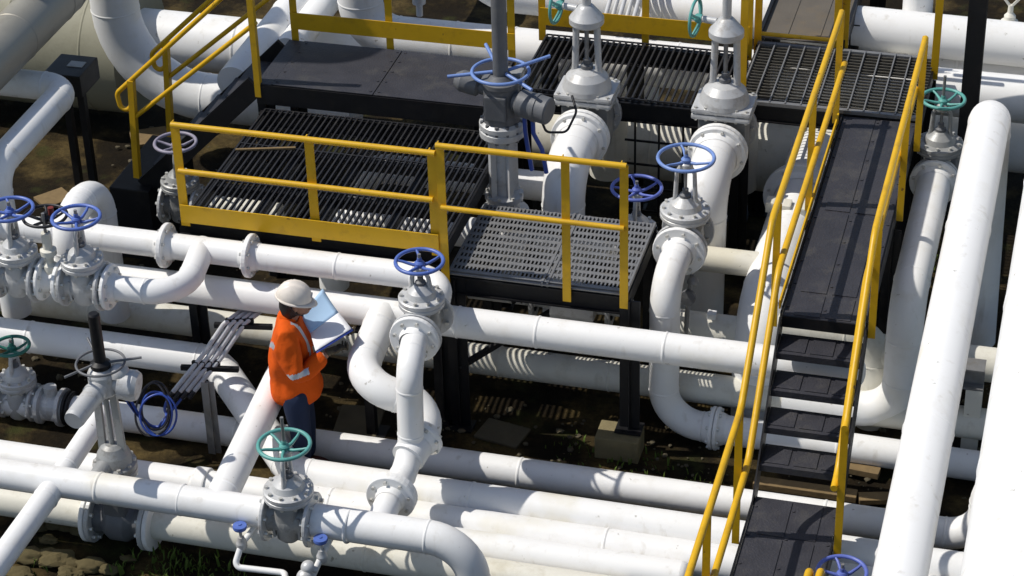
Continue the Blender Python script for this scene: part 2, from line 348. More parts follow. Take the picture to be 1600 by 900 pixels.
def gate_valve(label, c, ax, r, hz, R, wheel, face=.30, body='grey', bon='lgrey', rf=None, group=None, nsp=5, stem_up=.06, ph=.3, fl='lgrey', cover=None):
    """Flanged gate valve: c = centre on the pipe axis, ax = flow axis, hz = height of the handwheel above c."""
    c = Vector(c); a = Vector(ax).normalized(); side = a.cross(Z).normalized(); rf = rf or r*1.75
    t = thing('gate_valve', label, 'valve', c-Z*(r*1.4), group)
    b = MB()
    b.lathe(c, a, [(r*1.1, -face/2+.02), (r*1.0, -face*.28), (r*1.18, -face*.12), (r*1.22, 0), (r*1.18, face*.12), (r*1.0, face*.28), (r*1.1, face/2-.02)], 28)
    # wedge-shaped body that rises to the bonnet
    for k in range(1):
        prof = [(.95, -1.35, .55), (1.15, -1.1, .8), (1.2, 0, .85), (1.15, .9, .8), (1.15, 1.55, .8)]
        n = 24; base = len(b.v)
        for (sx, z, sy) in prof:
            for i in range(n):
                th = 2*PI*i/n; cx, sy_ = math.cos(th), math.sin(th)
                cx = math.copysign(abs(cx)**.7, cx); sy_ = math.copysign(abs(sy_)**.7, sy_)
                b.v.append(c+Z*(z*r)+side*(cx*sx*r)+a*(sy_*sy*r))
        for j in range(len(prof)-1):
            for i in range(n):
                l = (i+1) % n; b.quad([base+j*n+i, base+j*n+l, base+(j+1)*n+l, base+(j+1)*n+i], True)
        b.quad([base+i for i in reversed(range(n))]); b.quad([base+(len(prof)-1)*n+i for i in range(n)])
    for sg in (-1, 1): b.box(c+a*(sg*face*.27)-Z*r*.2, .018, r*1.9, r*1.6, a, side, Z)     # casting ribs
    b.build('body', body, t)
    for sg in (-1, 1):
        p = c+a*(sg*(face/2-.012)); fb = MB(); fb.disc_flange(p, a, r, rf, .028); fb.use(1).bolts(p, a, (rf+r*1.1)/2, 8, .014, .034, .39); fb.build('flange', fl+'+bolt', t)
    zb = r*1.55
    bn = MB()
    bn.lathe(c, Z, [(0, zb), (r*1.5, zb), (r*1.55, zb+.008), (r*1.55, zb+.03), (r*1.5, zb+.034), (r*1.5, zb+.04), (r*1.55, zb+.044), (r*1.55, zb+.068), (r*1.45, zb+.075), (r*1.05, zb+.08), (r*.9, zb+.12), (r*.55, zb+.155), (r*.42, zb+.17), (0, zb+.17)], 28)
    bn.use(1).bolts(c+Z*(zb+.037), Z, r*1.33, 10, .013, .058); bn.build('bonnet', bon+'+bolt', t)
    zt = hz-.075
    yk = MB()
    for sg in (-1, 1):
        yk.sweep([c+side*(sg*r*.75)+Z*(zb+.09), c+side*(sg*r*.62)+Z*(zb+.16), c+side*(sg*r*.55)+Z*(zt-.05), c+side*(sg*r*.3)+Z*(zt)], [.019, .018, .016, .018], 10)
    yk.lathe(c, Z, [(0, zt-.02), (r*.42, zt-.02), (r*.45, zt), (r*.4, zt+.03), (.026, zt+.045), (0, zt+.045)], 20)
    yk.build('yoke', bon, t)
    MB().cyl(c+Z*(zb+.12), c+Z*(hz+stem_up), .012, n=12).build('stem', 'galv', t)
    MB().lathe(c, Z, [(0, zb+.16), (r*.36, zb+.16), (r*.36, zb+.19), (r*.2, zb+.2), (r*.2, zb+.235), (0, zb+.235)], 16).build('gland', 'dgrey', t)
    if R: handwheel(t, c+Z*hz, Z, R, wheel, nsp, ph=ph)
    if cover: MB().lathe(c, Z, [(.02, hz), (.02, hz+cover), (0, hz+cover+.01)], 12).build('stem_cover', 'blackcable', t)
    return t

# ------------------------------------------------------------------ steelwork: platforms, decks, walkway
def beam_frame(t, x0, x1, y0, y1, ztop, h=.14, w=.06, mt='black', joists=0):
    for (a, b) in (((x0, y0+w/2), (x1, y0+w/2)), ((x0, y1-w/2), (x1, y1-w/2))):
        q = MB(); zc = ztop-h/2
        q.bar(V(a[0], a[1], zc), V(b[0], b[1], zc), .012, h)
        for zz in (ztop-.006, ztop-h+.006): q.bar(V(a[0], a[1], zz), V(b[0], b[1], zz), w, .012)
        q.build('edge_beam', mt, t)
    for xx in (x0+w/2, x1-w/2):
        q = MB(); q.bar(V(xx, y0+w, ztop-h/2), V(xx, y1-w, ztop-h/2), w*.8, h-.03); q.build('edge_beam', mt, t)
    for k in range(joists):
        xx = x0+(x1-x0)*(k+1)/(joists+1)
        MB().bar(V(xx, y0+w, ztop-h/2-.01), V(xx, y1-w, ztop-h/2-.01), .05, h-.05).build('joist', mt, t)
def legs(t, pts, z1, mt='black', w=.075, z0=GZ-.02, plate=True):
    for x, y, *zz in pts:
        zb = zz[0] if zz else z0
        l = MB(); l.bar(V(x, y, zb), V(x, y, z1), .012, w, up=Y)
        for s in (-1, 1): l.bar(V(x+s*(w/2), y, zb), V(x+s*(w/2), y, z1), .012, w, up=X)
        lo = l.build('leg', mt, t)
        if plate: MB().box(V(x, y, zb+.008), .2, .16, .016, bev=.003).build('base_plate', mt, lo)
def bar_grating(t, x0, x1, y0, y1, ztop, pitch, mt, bw=.007, bh=.03, cross=.3, cw=.012):
    g = MB(); n = int((x1-x0)/pitch)
    for i in range(n+1):
        x = x0+(x1-x0)*i/n; g.box(V(x, (y0+y1)/2, ztop-bh/2), bw, y1-y0, bh)
    m_ = max(1, int((y1-y0)/cross))
    for j in range(m_+1):
        y = y0+(y1-y0)*j/m_; g.box(V((x0+x1)/2, y, ztop-.0075), x1-x0, cw, .012)
    return g.build('bar_grating', mt, t)
def post(t, x, y, z0, z1, mt='yellow', w=.062, name='post', leg_axis=1):
    b = MB(); b.box(V(x, y, (z0+z1)/2), w, .008, z1-z0, bev=.002); b.box(V(x-w/2+.004, y+.032*leg_axis, (z0+z1)/2), .008, .056, z1-z0, bev=.002)
    return b.build(name, mt, t)
def rail(t, pts, name='top_rail', mt='yellow', r=.021, bend=.09):
    path, _ = fillet(pts, bend) if len(pts) > 2 else (pts, 0)
    return MB().sweep(path, r, 12).build(name, mt, t)

# small galvanised platform at the front
t = thing('grating_platform', 'small platform of grey perforated grating on black legs, behind the short yellow railing', 'platform', (1.53, 1.53, GZ))
x0, x1, y0, y1, zt = .86, 2.22, 1.03, 2.05, 1.30; rng0 = random.Random(3)
g = MB(); rows = 11; py_ = (y1-y0-.05)/rows
for j in range(rows):
    yb = y0+.025+py_*j
    g.box(V((x0+x1)/2, yb+.020, zt-.004), x1-x0-.04, .040, .006)
    k = 0; xx = x0+.03+(.016 if j % 2 else 0)
    while xx < x1-.02:
        g.box(V(xx, yb+.067+rng0.uniform(-.002, .002), zt-.003+rng0.uniform(-.002, .002)), .0125, .062, .007); xx += .030
for xx in (x0+.02, x0+.72, x0+.76, x1-.02): g.box(V(xx, (y0+y1)/2, zt-.012), .016, y1-y0-.01, .034)
for yy in (y0+.016, y1-.016, (y0+y1)/2): g.box(V((x0+x1)/2, yy, zt-.016), x1-x0-.05, .03, .012)
g.build('perforated_grating', 'galv', t)
beam_frame(t, x0, x1, y0-.005, y1, zt-.034, .15)
legs(t, [(2.235, 1.02, .12), (.92, 1.05), (2.2, 1.98), (.92, 1.98)], zt-.05)
MB().bar(V(.92, 1.05, .45), V(2.2, 1.98, 1.1), .04, .04).build('brace', 'black', t)

t = thing('grating_platform', 'large lower platform of black bar grating behind the long yellow railing', 'platform', (-.2, 1.9, GZ))
bar_grating(t, -1.17, .83, 1.05, 2.80, 1.50, .048, 'bar', .013, .024, .58)
beam_frame(t, -1.22, .85, 1.03, 2.82, 1.468, .13, joists=3)
MB().bar(V(-1.15, 1.62, 1.42), V(.8, 1.62, 1.42), .06, .08).build('joist', 'black', t)
MB().bar(V(-1.15, 2.22, 1.42), V(.8, 2.22, 1.42), .06, .08).build('joist', 'black', t)
legs(t, [(-1.17, 1.1), (.78, 1.1), (-1.17, 2.75), (.78, 2.75)], 1.36)

t = thing('checker_plate_deck', 'dark checker plate deck one step above the black grating', 'deck', (-.3, 3.25, GZ))
d = MB()
for (a, b) in ((-1.12, -.27), (-.262, .68)): d.box(V((a+b)/2, 3.25, 1.695), b-a, .80, .008, bev=.002)
d.use(0)
for xx in (-1.09, -.3, -.23, .65):
    for yy in (2.9, 3.08, 3.26, 3.44, 3.61): d.cyl(V(xx, yy, 1.698), V(xx, yy, 1.704), .011, n=8)
d.build('deck_plate', 'deck', t)
MB().box(V(-1.19, 3.25, 1.69), .13, .80, .008).build('edge_strip', 'deck', t)
f = MB(); f.box(V(-.28, 2.846, 1.60), 1.95, .012, .17); f.build('front_fascia', 'black', t)
beam_frame(t, -1.26, .69, 2.856, 3.66, 1.688, .16, joists=3)
legs(t, [(-1.2, 2.9), (.63, 2.9), (-1.2, 3.6), (.63, 3.6)], 1.53)

t = thing('grating_platform', 'black bar grating walkway behind the two tall gate valves', 'platform', (1.6, 4.1, GZ))
bar_grating(t, .72, 2.42, 3.60, 4.60, 1.5, .052, 'bar', .014, .026, .5)
beam_frame(t, .70, 2.45, 3.57, 4.62, 1.466, .17)
legs(t, [(.75, 3.62), (.75, 4.55), (1.5, 4.55), (2.40, 4.55)], 1.3)
MB().box(V(2.27, 3.63, .63), .20, .09, 1.36, bev=.005).build('leg', 'black', t)

t = thing('grating_platform', 'galvanised square grating landing at the far end of the ramp', 'platform', (3.2, 4.2, GZ))
g = MB().use(1); xx = 2.53
while xx < 3.97:
    g.box(V(xx, 4.21, 1.535), .010, 1.06, .036); xx += .125
g.use(0); yy = 3.70
while yy < 4.74:
    g.box(V(3.24, yy, 1.527), 1.46, .011, .014); yy += .052
g.use(1)
for yy in (3.69, 4.735): g.box(V(3.24, yy, 1.53), 1.47, .04, .03)
g.build('square_grating', 'dustbar+galv', t)
beam_frame(t, 2.49, 3.99, 3.67, 4.75, 1.512, .15)
legs(t, [(2.55, 3.72), (3.93, 4.7), (2.55, 4.7), (3.93, 3.72)], 1.36)

# ramp, stairs and lower landing in one line
t = thing('stair_walkway', 'dark walkway with an upper deck, steps and a lower landing between yellow handrails', 'walkway', (3.67, .3, GZ))
xl, xr = 3.37, 3.96
def plate_run(y0, y1, z, seams):
    b = MB(); b.box(V((xl+xr)/2, (y0+y1)/2, z-.004), xr-xl-.02, y1-y0, .008, bev=.002)
    ys = [y0]+seams+[y1]
    for xx0, xx1 in ((xl+.085, xl+.265), (xl+.305, xl+.475)):          # raised anti-slip mats
        for a, c in zip(ys, ys[1:]): b.box(V((xx0+xx1)/2, (a+c)/2, z+.003), xx1-xx0, (c-a)-.035, .008, bev=.003)
    for xx in (xl+.03, xl+.285, xr-.03):
        yy = y0+.12
        while yy < y1-.05: b.cyl(V(xx, yy, z), V(xx, yy, z+.006), .011, n=8); yy += .31
    return b.build('deck_plate', 'deck', t)
plate_run(.69, 3.66, 1.5, [1.0, 2.15])
plate_run(-2.6, -.2, .6, [-1.75, -.62])
for a, b, z in ((.69, 3.66, 1.5), (-2.6, -.2, .6)):
    for x in (xl, xr): MB().bar(V(x, a, z-.055), V(x, b, z-.055), .012, .15).build('stringer', 'black', t)
MB().box(V((xl+xr)/2, .688, 1.455), xr-xl-.02, .012, .09).build('nosing', 'black', t)
for x in (xl, xr): MB().bar(V(x, .72, 1.44), V(x, -.23, .53), .012, .19, up=Z).build('stringer', 'black', t)
for k in range(4):
    yc, z = .69-.19*k-.075, 1.5-.18*(k+1); b = MB()
    b.box(V((xl+xr)/2, yc, z-.006), xr-xl-.016, .245, .012, bev=.002); b.box(V((xl+xr)/2, yc-.122, z-.026), xr-xl-.016, .008, .05)
    for xx0, xx1 in ((xl+.02, xl+.20), (xl+.235, xl+.39), (xl+.42, xr-.02)): b.box(V((xx0+xx1)/2, yc, z+.004), xx1-xx0, .19, .008, bev=.003)
    b.build('tread', 'deck', t)
legs(t, [(xl, 3.5), (xr, 3.5), (xl, 2.2), (xr, 2.2)], 1.38, w=.06)
legs(t, [(xl+.02, -1.5), (xr-.02, -1.5), (xl+.02, -.98), (xr-.02, -.98)], .48, w=.05)

t = thing('back_walkway', 'brown dusty plate walkway running away behind the galvanised landing', 'walkway', (2.8, 5.9, GZ))
b = MB(); b.box(V(2.86, 6.2, 1.565), .68, 2.85, .008)
for xx in (2.72, 2.99): b.box(V(xx, 6.2, 1.572), .035, 2.85, .006)
b.build('deck_plate', 'brown', t)
for xx in (2.51, 3.21): MB().bar(V(xx, 4.78, 1.53), V(xx, 7.6, 1.53), .03, .15).build('stringer', 'black', t)
legs(t, [(2.52, 5.4), (3.2, 5.4), (2.52, 7.5), (3.2, 7.5)], 1.46)

# access stair at the far left
t = thing('access_stair', 'short black stair dropping from the left end of the dark deck', 'stair', (-2.0, 3.2, GZ))
A0 = PY(228, 292, 2.88); A1 = V(-1.27, 2.88, 1.66)
for y in (2.88, 3.58):
    MB().bar(V(A0.x, y, A0.z), V(A1.x, y, A1.z), .035, .17).build('stringer', 'black', t)
for k in range(1, 6):
    q = A0.lerp(A1, k/6); MB().box(V(q.x, 3.23, q.z+.03), .2, .67, .012).build('tread', 'deck', t)
MB().box(V(A0.x-.1, 3.23, (A0.z+GZ)/2), .36, .95, abs(A0.z-GZ)+.06, bev=.01).build('footing', 'black', t)

# ------------------------------------------------------------------ yellow railings
t = thing('guard_rail', 'long yellow railing with a kick board in front of the black grating', 'railing', (-.2, 1.0, 1.5), 'yellow railings')
zr = 2.30
rail(t, [V(-1.17, .995, zr), V(.83, .995, zr)], r=.023)
rail(t, [V(-1.15, .99, 1.92), V(.80, .99, 1.92)], 'mid_rail', r=.022)
for x in (-1.15, -.12, .80): post(t, x, 1.012, 1.44, zr, w=.07)
MB().box(V(-.17, .985, 1.56), 2.0, .008, .15, bev=.002).build('toe_board', 'yellow', t)
t = thing('guard_rail', 'short yellow railing in front of the light grey grating, without kick board', 'railing', (1.5, 1.0, 1.3), 'yellow railings')
zr = 2.37
rail(t, [V(.84, .985, zr), V(2.215, .985, zr)], r=.023)
rail(t, [V(.86, .98, 1.87), V(2.2, .98, 1.87)], 'mid_rail', r=.02)
for x in (.865, 1.775, 2.195): post(t, x, 1.0, 1.19, zr, w=.062)

def walk_rail(x, label, sg, ends, mid_lo):
    t = thing('handrail', label, 'handrail', (x, .3, 1.5), 'yellow railings')
    yt, yb2 = ends
    top = [V(x, yt, 2.42), V(x, .42, 2.42), V(x, -.62, 1.60), V(x, yb2, 1.60)]
    rail(t, top, r=.024, bend=.25)
    off = .045*sg
    midp = [V(x+off, yt, 1.99), V(x+off, .50, 1.99), V(x+off, -.52, 1.12), V(x+off, mid_lo, 1.12)]
    rail(t, midp, 'mid_rail', r=.024, bend=.25)
    for y, z0, z1 in ((yt-.02, 1.46, 2.42), (2.2, 1.46, 2.42), (.66, 1.42, 2.40), (-.66, .54, 1.60), (-1.75, .54, 1.6)):
        if y > yb2-.01: post(t, x, y, z0, z1, w=.05)
    return t
tl = walk_rail(3.325, 'left yellow handrail following the dark ramp and steps down', 1, (3.62, -2.6), -2.6)
MB().bar(V(3.35, 3.55, 1.545), V(3.35, .75, 1.545), .012, .07).build('toe_board', 'yellow', tl)
tr = walk_rail(4.0, 'right yellow handrail following the dark ramp and steps down', -1, (3.3, -.68), -.68)
t = thing('handrail', 'stub ends of yellow handrail at the bottom edge beside the lower landing', 'handrail', (3.95, -1.7, .6), 'yellow railings')
for px, nm in ((1266, 'top_rail'), (1284, 'mid_rail')):
    q = P(px, 884, 1.5); rail(t, [q+V(0, -1.0, 0), q, q-Z*.3], nm, r=.024)

t = thing('guard_rail', 'yellow railing with kick board along the back edge of the dark deck', 'railing', (-.3, 3.68, 1.7), 'yellow railings')
for x in (-1.21, -.38, .66): post(t, x, 3.68, 1.6, 2.75)
rail(t, [V(-1.22, 3.665, 2.75), V(.68, 3.665, 2.75)]); rail(t, [V(-1.2, 3.665, 2.28), V(.68, 3.665, 2.28)], 'mid_rail', r=.018)
MB().box(V(-.27, 3.66, 1.87), 1.93, .008, .15, bev=.002).build('toe_board', 'yellow', t)
t = thing('guard_rail', 'yellow railing with kick board behind the two tall gate valves', 'railing', (1.6, 4.64, 1.5), 'yellow railings')
for x in (.66, 1.56, 2.44): post(t, x, 4.66, 1.4, 2.55)
rail(t, [V(.66, 4.64, 2.55), V(2.46, 4.64, 2.55)])
MB().box(V(1.55, 4.64, 1.64), 1.8, .008, .16, bev=.002).build('toe_board', 'yellow', t)
t = thing('guard_rail', 'open yellow railing round the galvanised landing at the far end of the ramp', 'railing', (3.2, 4.7, 1.55), 'yellow railings')
for x, y in ((2.56, 3.68), (2.50, 4.76), (3.16, 4.76), (3.22, 4.80), (3.99, 4.6)): post(t, x, y, 1.42, 2.62)
rail(t, [V(3.22, 4.74, 2.1), V(3.98, 4.74, 2.1)], 'mid_rail', r=.018); rail(t, [V(3.22, 4.74, 2.62), V(3.98, 4.74, 2.62)])
rail(t, [V(2.53, 4.74, 1.62), V(3.16, 4.74, 1.62)], 'mid_rail', r=.018)
MB().bar(V(2.52, 4.8, 2.4), V(2.52, 7.5, 2.4), .05, .05).build('top_rail', 'yellow', t)

for y, lab in ((2.86, 'near yellow handrail of the short black stair, ending in a loop'), (3.60, 'far yellow handrail of the short black stair, ending in a loop')):
    t = thing('stair_handrail', lab, 'handrail', (-2.0, y, 1.5), 'yellow railings')
    a = PY(205, 125, 2.86); b = PY(400, -52, 2.86); dl = (b-a).normalized()
    a2 = PY(212, 182, 2.86); b2 = PY(400, 35, 2.86)
    a, b, a2, b2 = [V(q.x, y, q.z) for q in (a, b, a2, b2)]
    e = a-dl*.2
    rail(t, [b, e, e+V(.03, 0, -.2), V(a.x, y, a.z-.21)], r=.021, bend=.07)
    rail(t, [b2, a2], 'mid_rail', r=.02)
    p = PY(215, 276, 2.86)
    MB().bar(V(a.x, y, a.z), V(p.x, y, p.z), .06, .05, up=X).build('post', 'yellow', t)
    if y < 3: MB().box(V(-1.24, y, 2.2), .05, .05, 1.25).build('post', 'yellow', t)

# ------------------------------------------------------------------ main pipe runs
pipe('long white pipe running left to right just in front of the platforms', [(-3.6, .77, 1.05), (3.90, .77, 1.05)], .115, .25, dome_end=True, rings=[((2.55, .77, 1.05), X), ((1.02, .77, 1.05), X)])
DZ = 1.35; DY = P(560, 420, DZ).y; DX = P(664, 500, DZ).x; BY = P(660, 530, DZ).y+.185
tD = pipe('flanged white pipe below the long yellow kick board, bending into a blue wheel valve', [(-3.6, DY, DZ), (DX, DY, DZ), (DX, BY+.16, DZ)], .098, .25,
     flanges=[((P(262, 380, DZ).x, DY, DZ), X, .17, .04), ((P(394, 396, DZ).x, DY, DZ), X, .165, .04)])
gate_valve('grey gate valve with a blue handwheel in front of the long yellow railing corner', (DX, BY, DZ), Y, .105, PY(668, 410, BY).z-DZ, .165, 'blue', .33)
flangeS = V(DX, BY-.185, DZ)
P1 = P(639, 574, DZ); P3 = P(611, 777, .61); P2 = V((P1.x+P3.x)/2, P1.y-.04, .61)
d23 = V(0, -1, 0)
pipe('tall white S shaped pipe dropping from the blue wheel valve to the front header', [flangeS, P1, P2, P3, V(P3.x, -1.13, .60)], .092, [0, .18, .22, .04, 0],
     flanges=[(flangeS+V(0, -.01, 0), Y, .18, .035), (P3+d23*-.04, d23, .175, .038), (P3, d23, .175, .038)])
J1, J2, J3 = P(553, 604, 1.0), P(690, 632, .80), P2+V(.0, -.08, .06)
J0 = P(600, 492, 1.05); J0.y = .74
dj = (J3-J2).normalized(); pf = J2.lerp(J3, .62)
pipe('white U shaped bypass pipe curling behind the S shaped pipe', [J0, J1, J2, J3], .120, [0, .24, .22, 0], flanges=[(pf, dj, .165, .035)], rings=[(J0.lerp(J1, .18), J1-J0)])
tA = pipe('front white header pipe crossing the lower left and turning down past the S pipe flange', [(-3.6, -1.13, .60), (P(455, 806, .6).x-.155, -1.13, .60)], .108, welds=False, rings=[(P(285, 781, .6), X)])
xv = P(455, 806, .6).x
hx = P(730, 865, .6).x
pipe('white pipe from the teal wheel valve that bends down at the bottom edge', [(xv+.17, -1.13, .60), (hx, -1.13, .60), (hx, -1.13, -.3)], .115, .3, rings=[(P(545, 822, .6), X)])
gate_valve('grey gate valve with a teal handwheel in front of the worker', (xv, -1.13, .60), X, .11, .60, .172, 'teal', .33, rf=.19, stem_up=.22, body='grey', bon='lgrey', ph=.8)
# branches of the front header
lx = P(355, 765, .6).x
pipe('white branch pipe rising from the front header to behind the worker', [(lx, -1.13, .60), (lx-.13, .62, .60), (lx-.13, 1.2, .60), (lx-.13, 1.5, .22)], .108, .2, welds=False, rings=[((lx-.01, -.98, .6), Y)])
x1_ = P(60, 790, .6).x
pipe('white branch pipe leaving the front header towards the bottom left corner', [(x1_, -1.13, .58), (x1_-.02, -3.6, .58)], .085, rings=[((x1_, -1.3, .58), Y)])
pipe('thin white branch pipe from the front header up to the grey actuator', [(x1_+.02, -1.13, .62), (x1_+.0, -.27, .62), (x1_, -.27, .2)], .075, .12, welds=False, rings=[((x1_+.02, -.98, .62), Y)])
# low pipes on the ground
r1x = P(1535, 840, .05).x
pipe('thin low white pipe behind the worker legs, farthest of the low row', [(-3.6, .40, .05), (r1x, .40, .05), (r1x, .40, .62), (r1x+1.5, .40, .62)], .112, .26)
pipe('white pipe dropping diagonally left of the worker and running on under the stairs', [(-3.6, .78, .40), (P(340, 562, .4).x, .78, .40), (.02, -.16, .19), (7, -.16, .19)], [.13]*1 and .124, [0, .32, .3, 0])
pipe('low white pipe with a collar left of the branch pipe, middle of the low row', [(-3.6, -.39, .14), (7, -.39, .14)], .122, rings=[])
for px in (322,):
    q = P(px, 750, .14); t = thing('pipe_collar', 'white sleeve collar round the low pipe left of the branch pipe', 'collar', (q.x, -.39, .0))
    MB().lathe(V(q.x, -.39, .14), X, [(.12, -.05), (.137, -.05), (.14, -.04), (.14, .04), (.137, .05), (.12, .05)], 32).build('sleeve', 'white', t)
ex = P(1068, 890, .15).x
pipe('low white pipe ending in a rounded cap near the lower landing', [(.4, -.62, .15), (ex, -.62, .15)], .115, dome_end=True)
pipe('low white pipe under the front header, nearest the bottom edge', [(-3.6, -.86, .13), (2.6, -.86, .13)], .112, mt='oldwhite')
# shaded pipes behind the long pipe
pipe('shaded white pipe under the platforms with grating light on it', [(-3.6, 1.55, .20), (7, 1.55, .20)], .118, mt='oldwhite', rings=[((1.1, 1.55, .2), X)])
for (px, py, z, lab) in ((640, 352, .95, 'white pipe under the black grating close to the long kick board'), (640, 268, .98, 'white pipe under the middle of the black grating')):
    q = P(px, py, z); pipe(lab, [(-.45, q.y, .3), (-.45, q.y, z), (1.15, q.y, z)], .12, .25)
# left manifold
KZ = 1.35; Ky = P(200, 452, KZ).y
v1 = P(132, 446, KZ).x; v0 = P(30, 432, KZ).x
gate_valve('grey gate valve with a blue handwheel, right of the black wheel at the left', (v1, Ky, KZ), X, .1, .56, .17, 'blue', .31, rf=.18, body='lgrey', ph=1.0)
gate_valve('grey gate valve with a blue handwheel at the left edge of the picture', (v0, Ky, KZ), X, .1, .56, .17, 'blue', .31, rf=.18, body='lgrey', ph=1.7)
pipe('short white branch curving from the blue wheel valve into the flanged pipe', [(v1+.16, Ky, KZ), P(286, 462, KZ), P(318, 385, KZ)], .092, .25, flanges=[((v1+.19, Ky, KZ), X, .17, .03)])
pipe('short white flanged spool between the two left blue wheel valves', [(v0+.16, Ky, KZ), (v1-.16, Ky, KZ)], .085, flanges=[((v0+.19, Ky, KZ), X, .16, .03), ((v1-.19, Ky, KZ), X, .16, .03)])
pipe('short white pipe entering the leftmost blue wheel valve from the left edge', [(-3.6, Ky, KZ), (v0-.16, Ky, KZ)], .09)
sx = (v0+v1)/2
t = thing('globe_valve', 'small grey valve with a black handwheel between two blue ones', 'valve', (sx, Ky, KZ+.09))
MB().lathe(V(sx, Ky, KZ+.07), Z, [(0, 0), (.05, 0), (.05, .06), (.03, .08), (.03, .14), (.06, .15), (.06, .19), (.035, .2), (.035, .33), (0, .33)], 18).build('body', 'oldwhite', t)
MB().cyl(V(sx, Ky, KZ+.3), V(sx, Ky, KZ+.56), .012, n=10).build('stem', 'galv', t)
handwheel(t, V(sx, Ky+.03, KZ+.52), Z, .155, 'blackcable', 5, .012)
MB().lathe(V(sx+.02, Ky+.09, KZ+.5), Z, [(0, 0), (.022, 0), (.022, .06), (0, .06)], 12).build('cap', 'red', t)
# arch and tall bends on the left
q0, q1 = P(55, 395, 1.5), P(152, 288, 1.5); q0.x = q1.x-.03
pipe('white arched pipe behind the left blue wheel valves', [V(q1.x-.02, .79, 1.08), V(q1.x-.02, .79, 1.5), q1, V(q1.x, q1.y, .3)], .116, .25)
a0, a1, a2 = P(30, 130, 1.6), P(106, 138, 1.6), P(20, 268, 1.6)
pipe('bent white pipe under the clad grey pipe in the upper left', [V(a1.x-.9, a1.y, 1.6), a1, V(a1.x, a2.y, 1.6), V(a1.x, a2.y, .3)], .118, .2)
CX = P(80, 0, 2.0).x
pipe('large clad grey pipe slanting through the upper left corner', [(CX, .3, 2.0), (CX, 3.98, 2.0), (CX, 3.98, 6.5)], .215, .42, mt='clad', name='clad_pipe', rings=[((CX, P(30, 60, 2).y, 2.0), Y), ((CX, P(85, 0, 2).y, 2.0), Y), ((CX, .9, 2), Y)])
pipe('added clad grey pipe outside the top left corner, shading the ground there', [(CX-1.12, 1.2, 2.45), (CX-1.12, 3.3, 2.45), (CX-1.12, 3.3, 6.5)], .50, .7, mt='clad', name='clad_pipe')  # added pipe, placed to throw shade on the upper left ground
ox = P(190, 95, .7).x
pipe('very large olive grey pipe in the upper left behind the clad pipe', [(-9, 5.25, .62), (ox, 5.25, .62)], .62, mt='olive', name='large_pipe', rings=[((ox-.35, 5.25, .62), X), ((ox-1.1, 5.25, .62), X)])
b0 = P(196, 138, .62)
pipe('large white elbow pipe coming down beside the olive pipe and turning under the deck', [(b0.x, b0.y, 3.2), b0, (-1.0, b0.y, .62)], .215, .80, name='large_pipe', rings=[((b0.x+1.0, b0.y, .62), X)])
b1 = P(330, 68, .7)
pipe('wide white pipe lying behind the large elbow', [(b1.x-.75, b1.y, .7), (1.5, b1.y, .7)], .27, name='large_pipe', rings=[((b1.x+.3, b1.y, .7), X)])
b2 = P(428, 50, 1.25)
pipe('white pipe slanting up behind the left end of the dark deck', [(b2.x, b2.y-1.0, 1.25), (b2.x, 10, 1.25)], .15)
b3 = P(502, 12, 1.25)
pipe('second white pipe slanting up behind the kick board of the deck', [(b3.x, b3.y-.9, 1.25), (b3.x, 10, 1.25)], .13)
c0 = P(600, 58, 1.15)
pipe('white elbow pipe behind the deck railing running to the right', [(c0.x-.2, c0.y, 3), (c0.x-.2, c0.y, 1.15), (7, c0.y, 1.15)], .2, .34, rings=[((c0.x+1.2, c0.y, 1.15), X)])
c1 = P(860, 8, 1.3)
pipe('white pipe along the top edge behind the tall gate valves', [(c1.x-1.4, c1.y, 2.4), (c1.x-.5, c1.y, 1.4), (7.5, c1.y, 1.3)], .19, .4)
# right background
for (px, py, z, r, xa, lab) in ((1470, 56, 1.25, .17, 3.1, 'white pipe crossing the upper right corner, highest of the three'), (1555, 118, .95, .2, 3.6, 'white pipe in the upper right below the top one, partly shaded'), (1560, 212, .6, .3, 2.6, 'wide white pipe in the upper right behind the bent pipe')):
    q = P(px, py, z); pipe(lab, [(xa, q.y, z), (9.5, q.y, z)], r, rings=[((xa+.5, q.y, z), X), ((q.x-.25, q.y, z), X)])
# valve pipes behind
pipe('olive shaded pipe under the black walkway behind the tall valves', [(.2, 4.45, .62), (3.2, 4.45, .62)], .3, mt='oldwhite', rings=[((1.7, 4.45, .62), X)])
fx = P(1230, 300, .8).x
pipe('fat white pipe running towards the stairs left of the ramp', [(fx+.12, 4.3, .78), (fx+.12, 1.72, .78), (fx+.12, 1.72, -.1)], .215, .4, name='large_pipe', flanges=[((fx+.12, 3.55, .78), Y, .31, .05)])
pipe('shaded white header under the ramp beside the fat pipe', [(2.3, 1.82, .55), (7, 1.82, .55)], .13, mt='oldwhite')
# F: blue wheel valve right of the small platform
fy = 1.72
vF = V(2.46, fy+.16, 1.30)
gate_valve('grey gate valve with a large blue three-spoke handwheel right of the light grey grating', vF, Y, .12, .68, .205, 'paleblue', .30, rf=.2, nsp=3, ph=.25)
pipe('white pipe hooking down from the large blue wheel valve to the ground', [(2.46, fy-.01, 1.30), (2.44, 1.27, 1.30), (2.44, 1.27, .05), (6.8, 1.20, .05)], .112, [0, .26, .3, 0],
     flanges=[((2.46, fy-.04, 1.30), Y, .2, .035), ((P(1114, 668, .05).x, 1.265, .05), X, .165, .03), ((P(1114, 668, .05).x+.035, 1.265, .05), X, .165, .03)])
# second blue wheel behind the small platform
vB = V(1.99, 2.36, .84)
gate_valve('valve with a violet blue handwheel behind the right post of the short railing', vB, X, .1, .56, .19, 'violet', .3)
pipe('short shaded pipe under the violet wheel valve', [(1.2, 2.36, .84), (3.0, 2.36, .84)], .1, mt='oldwhite')
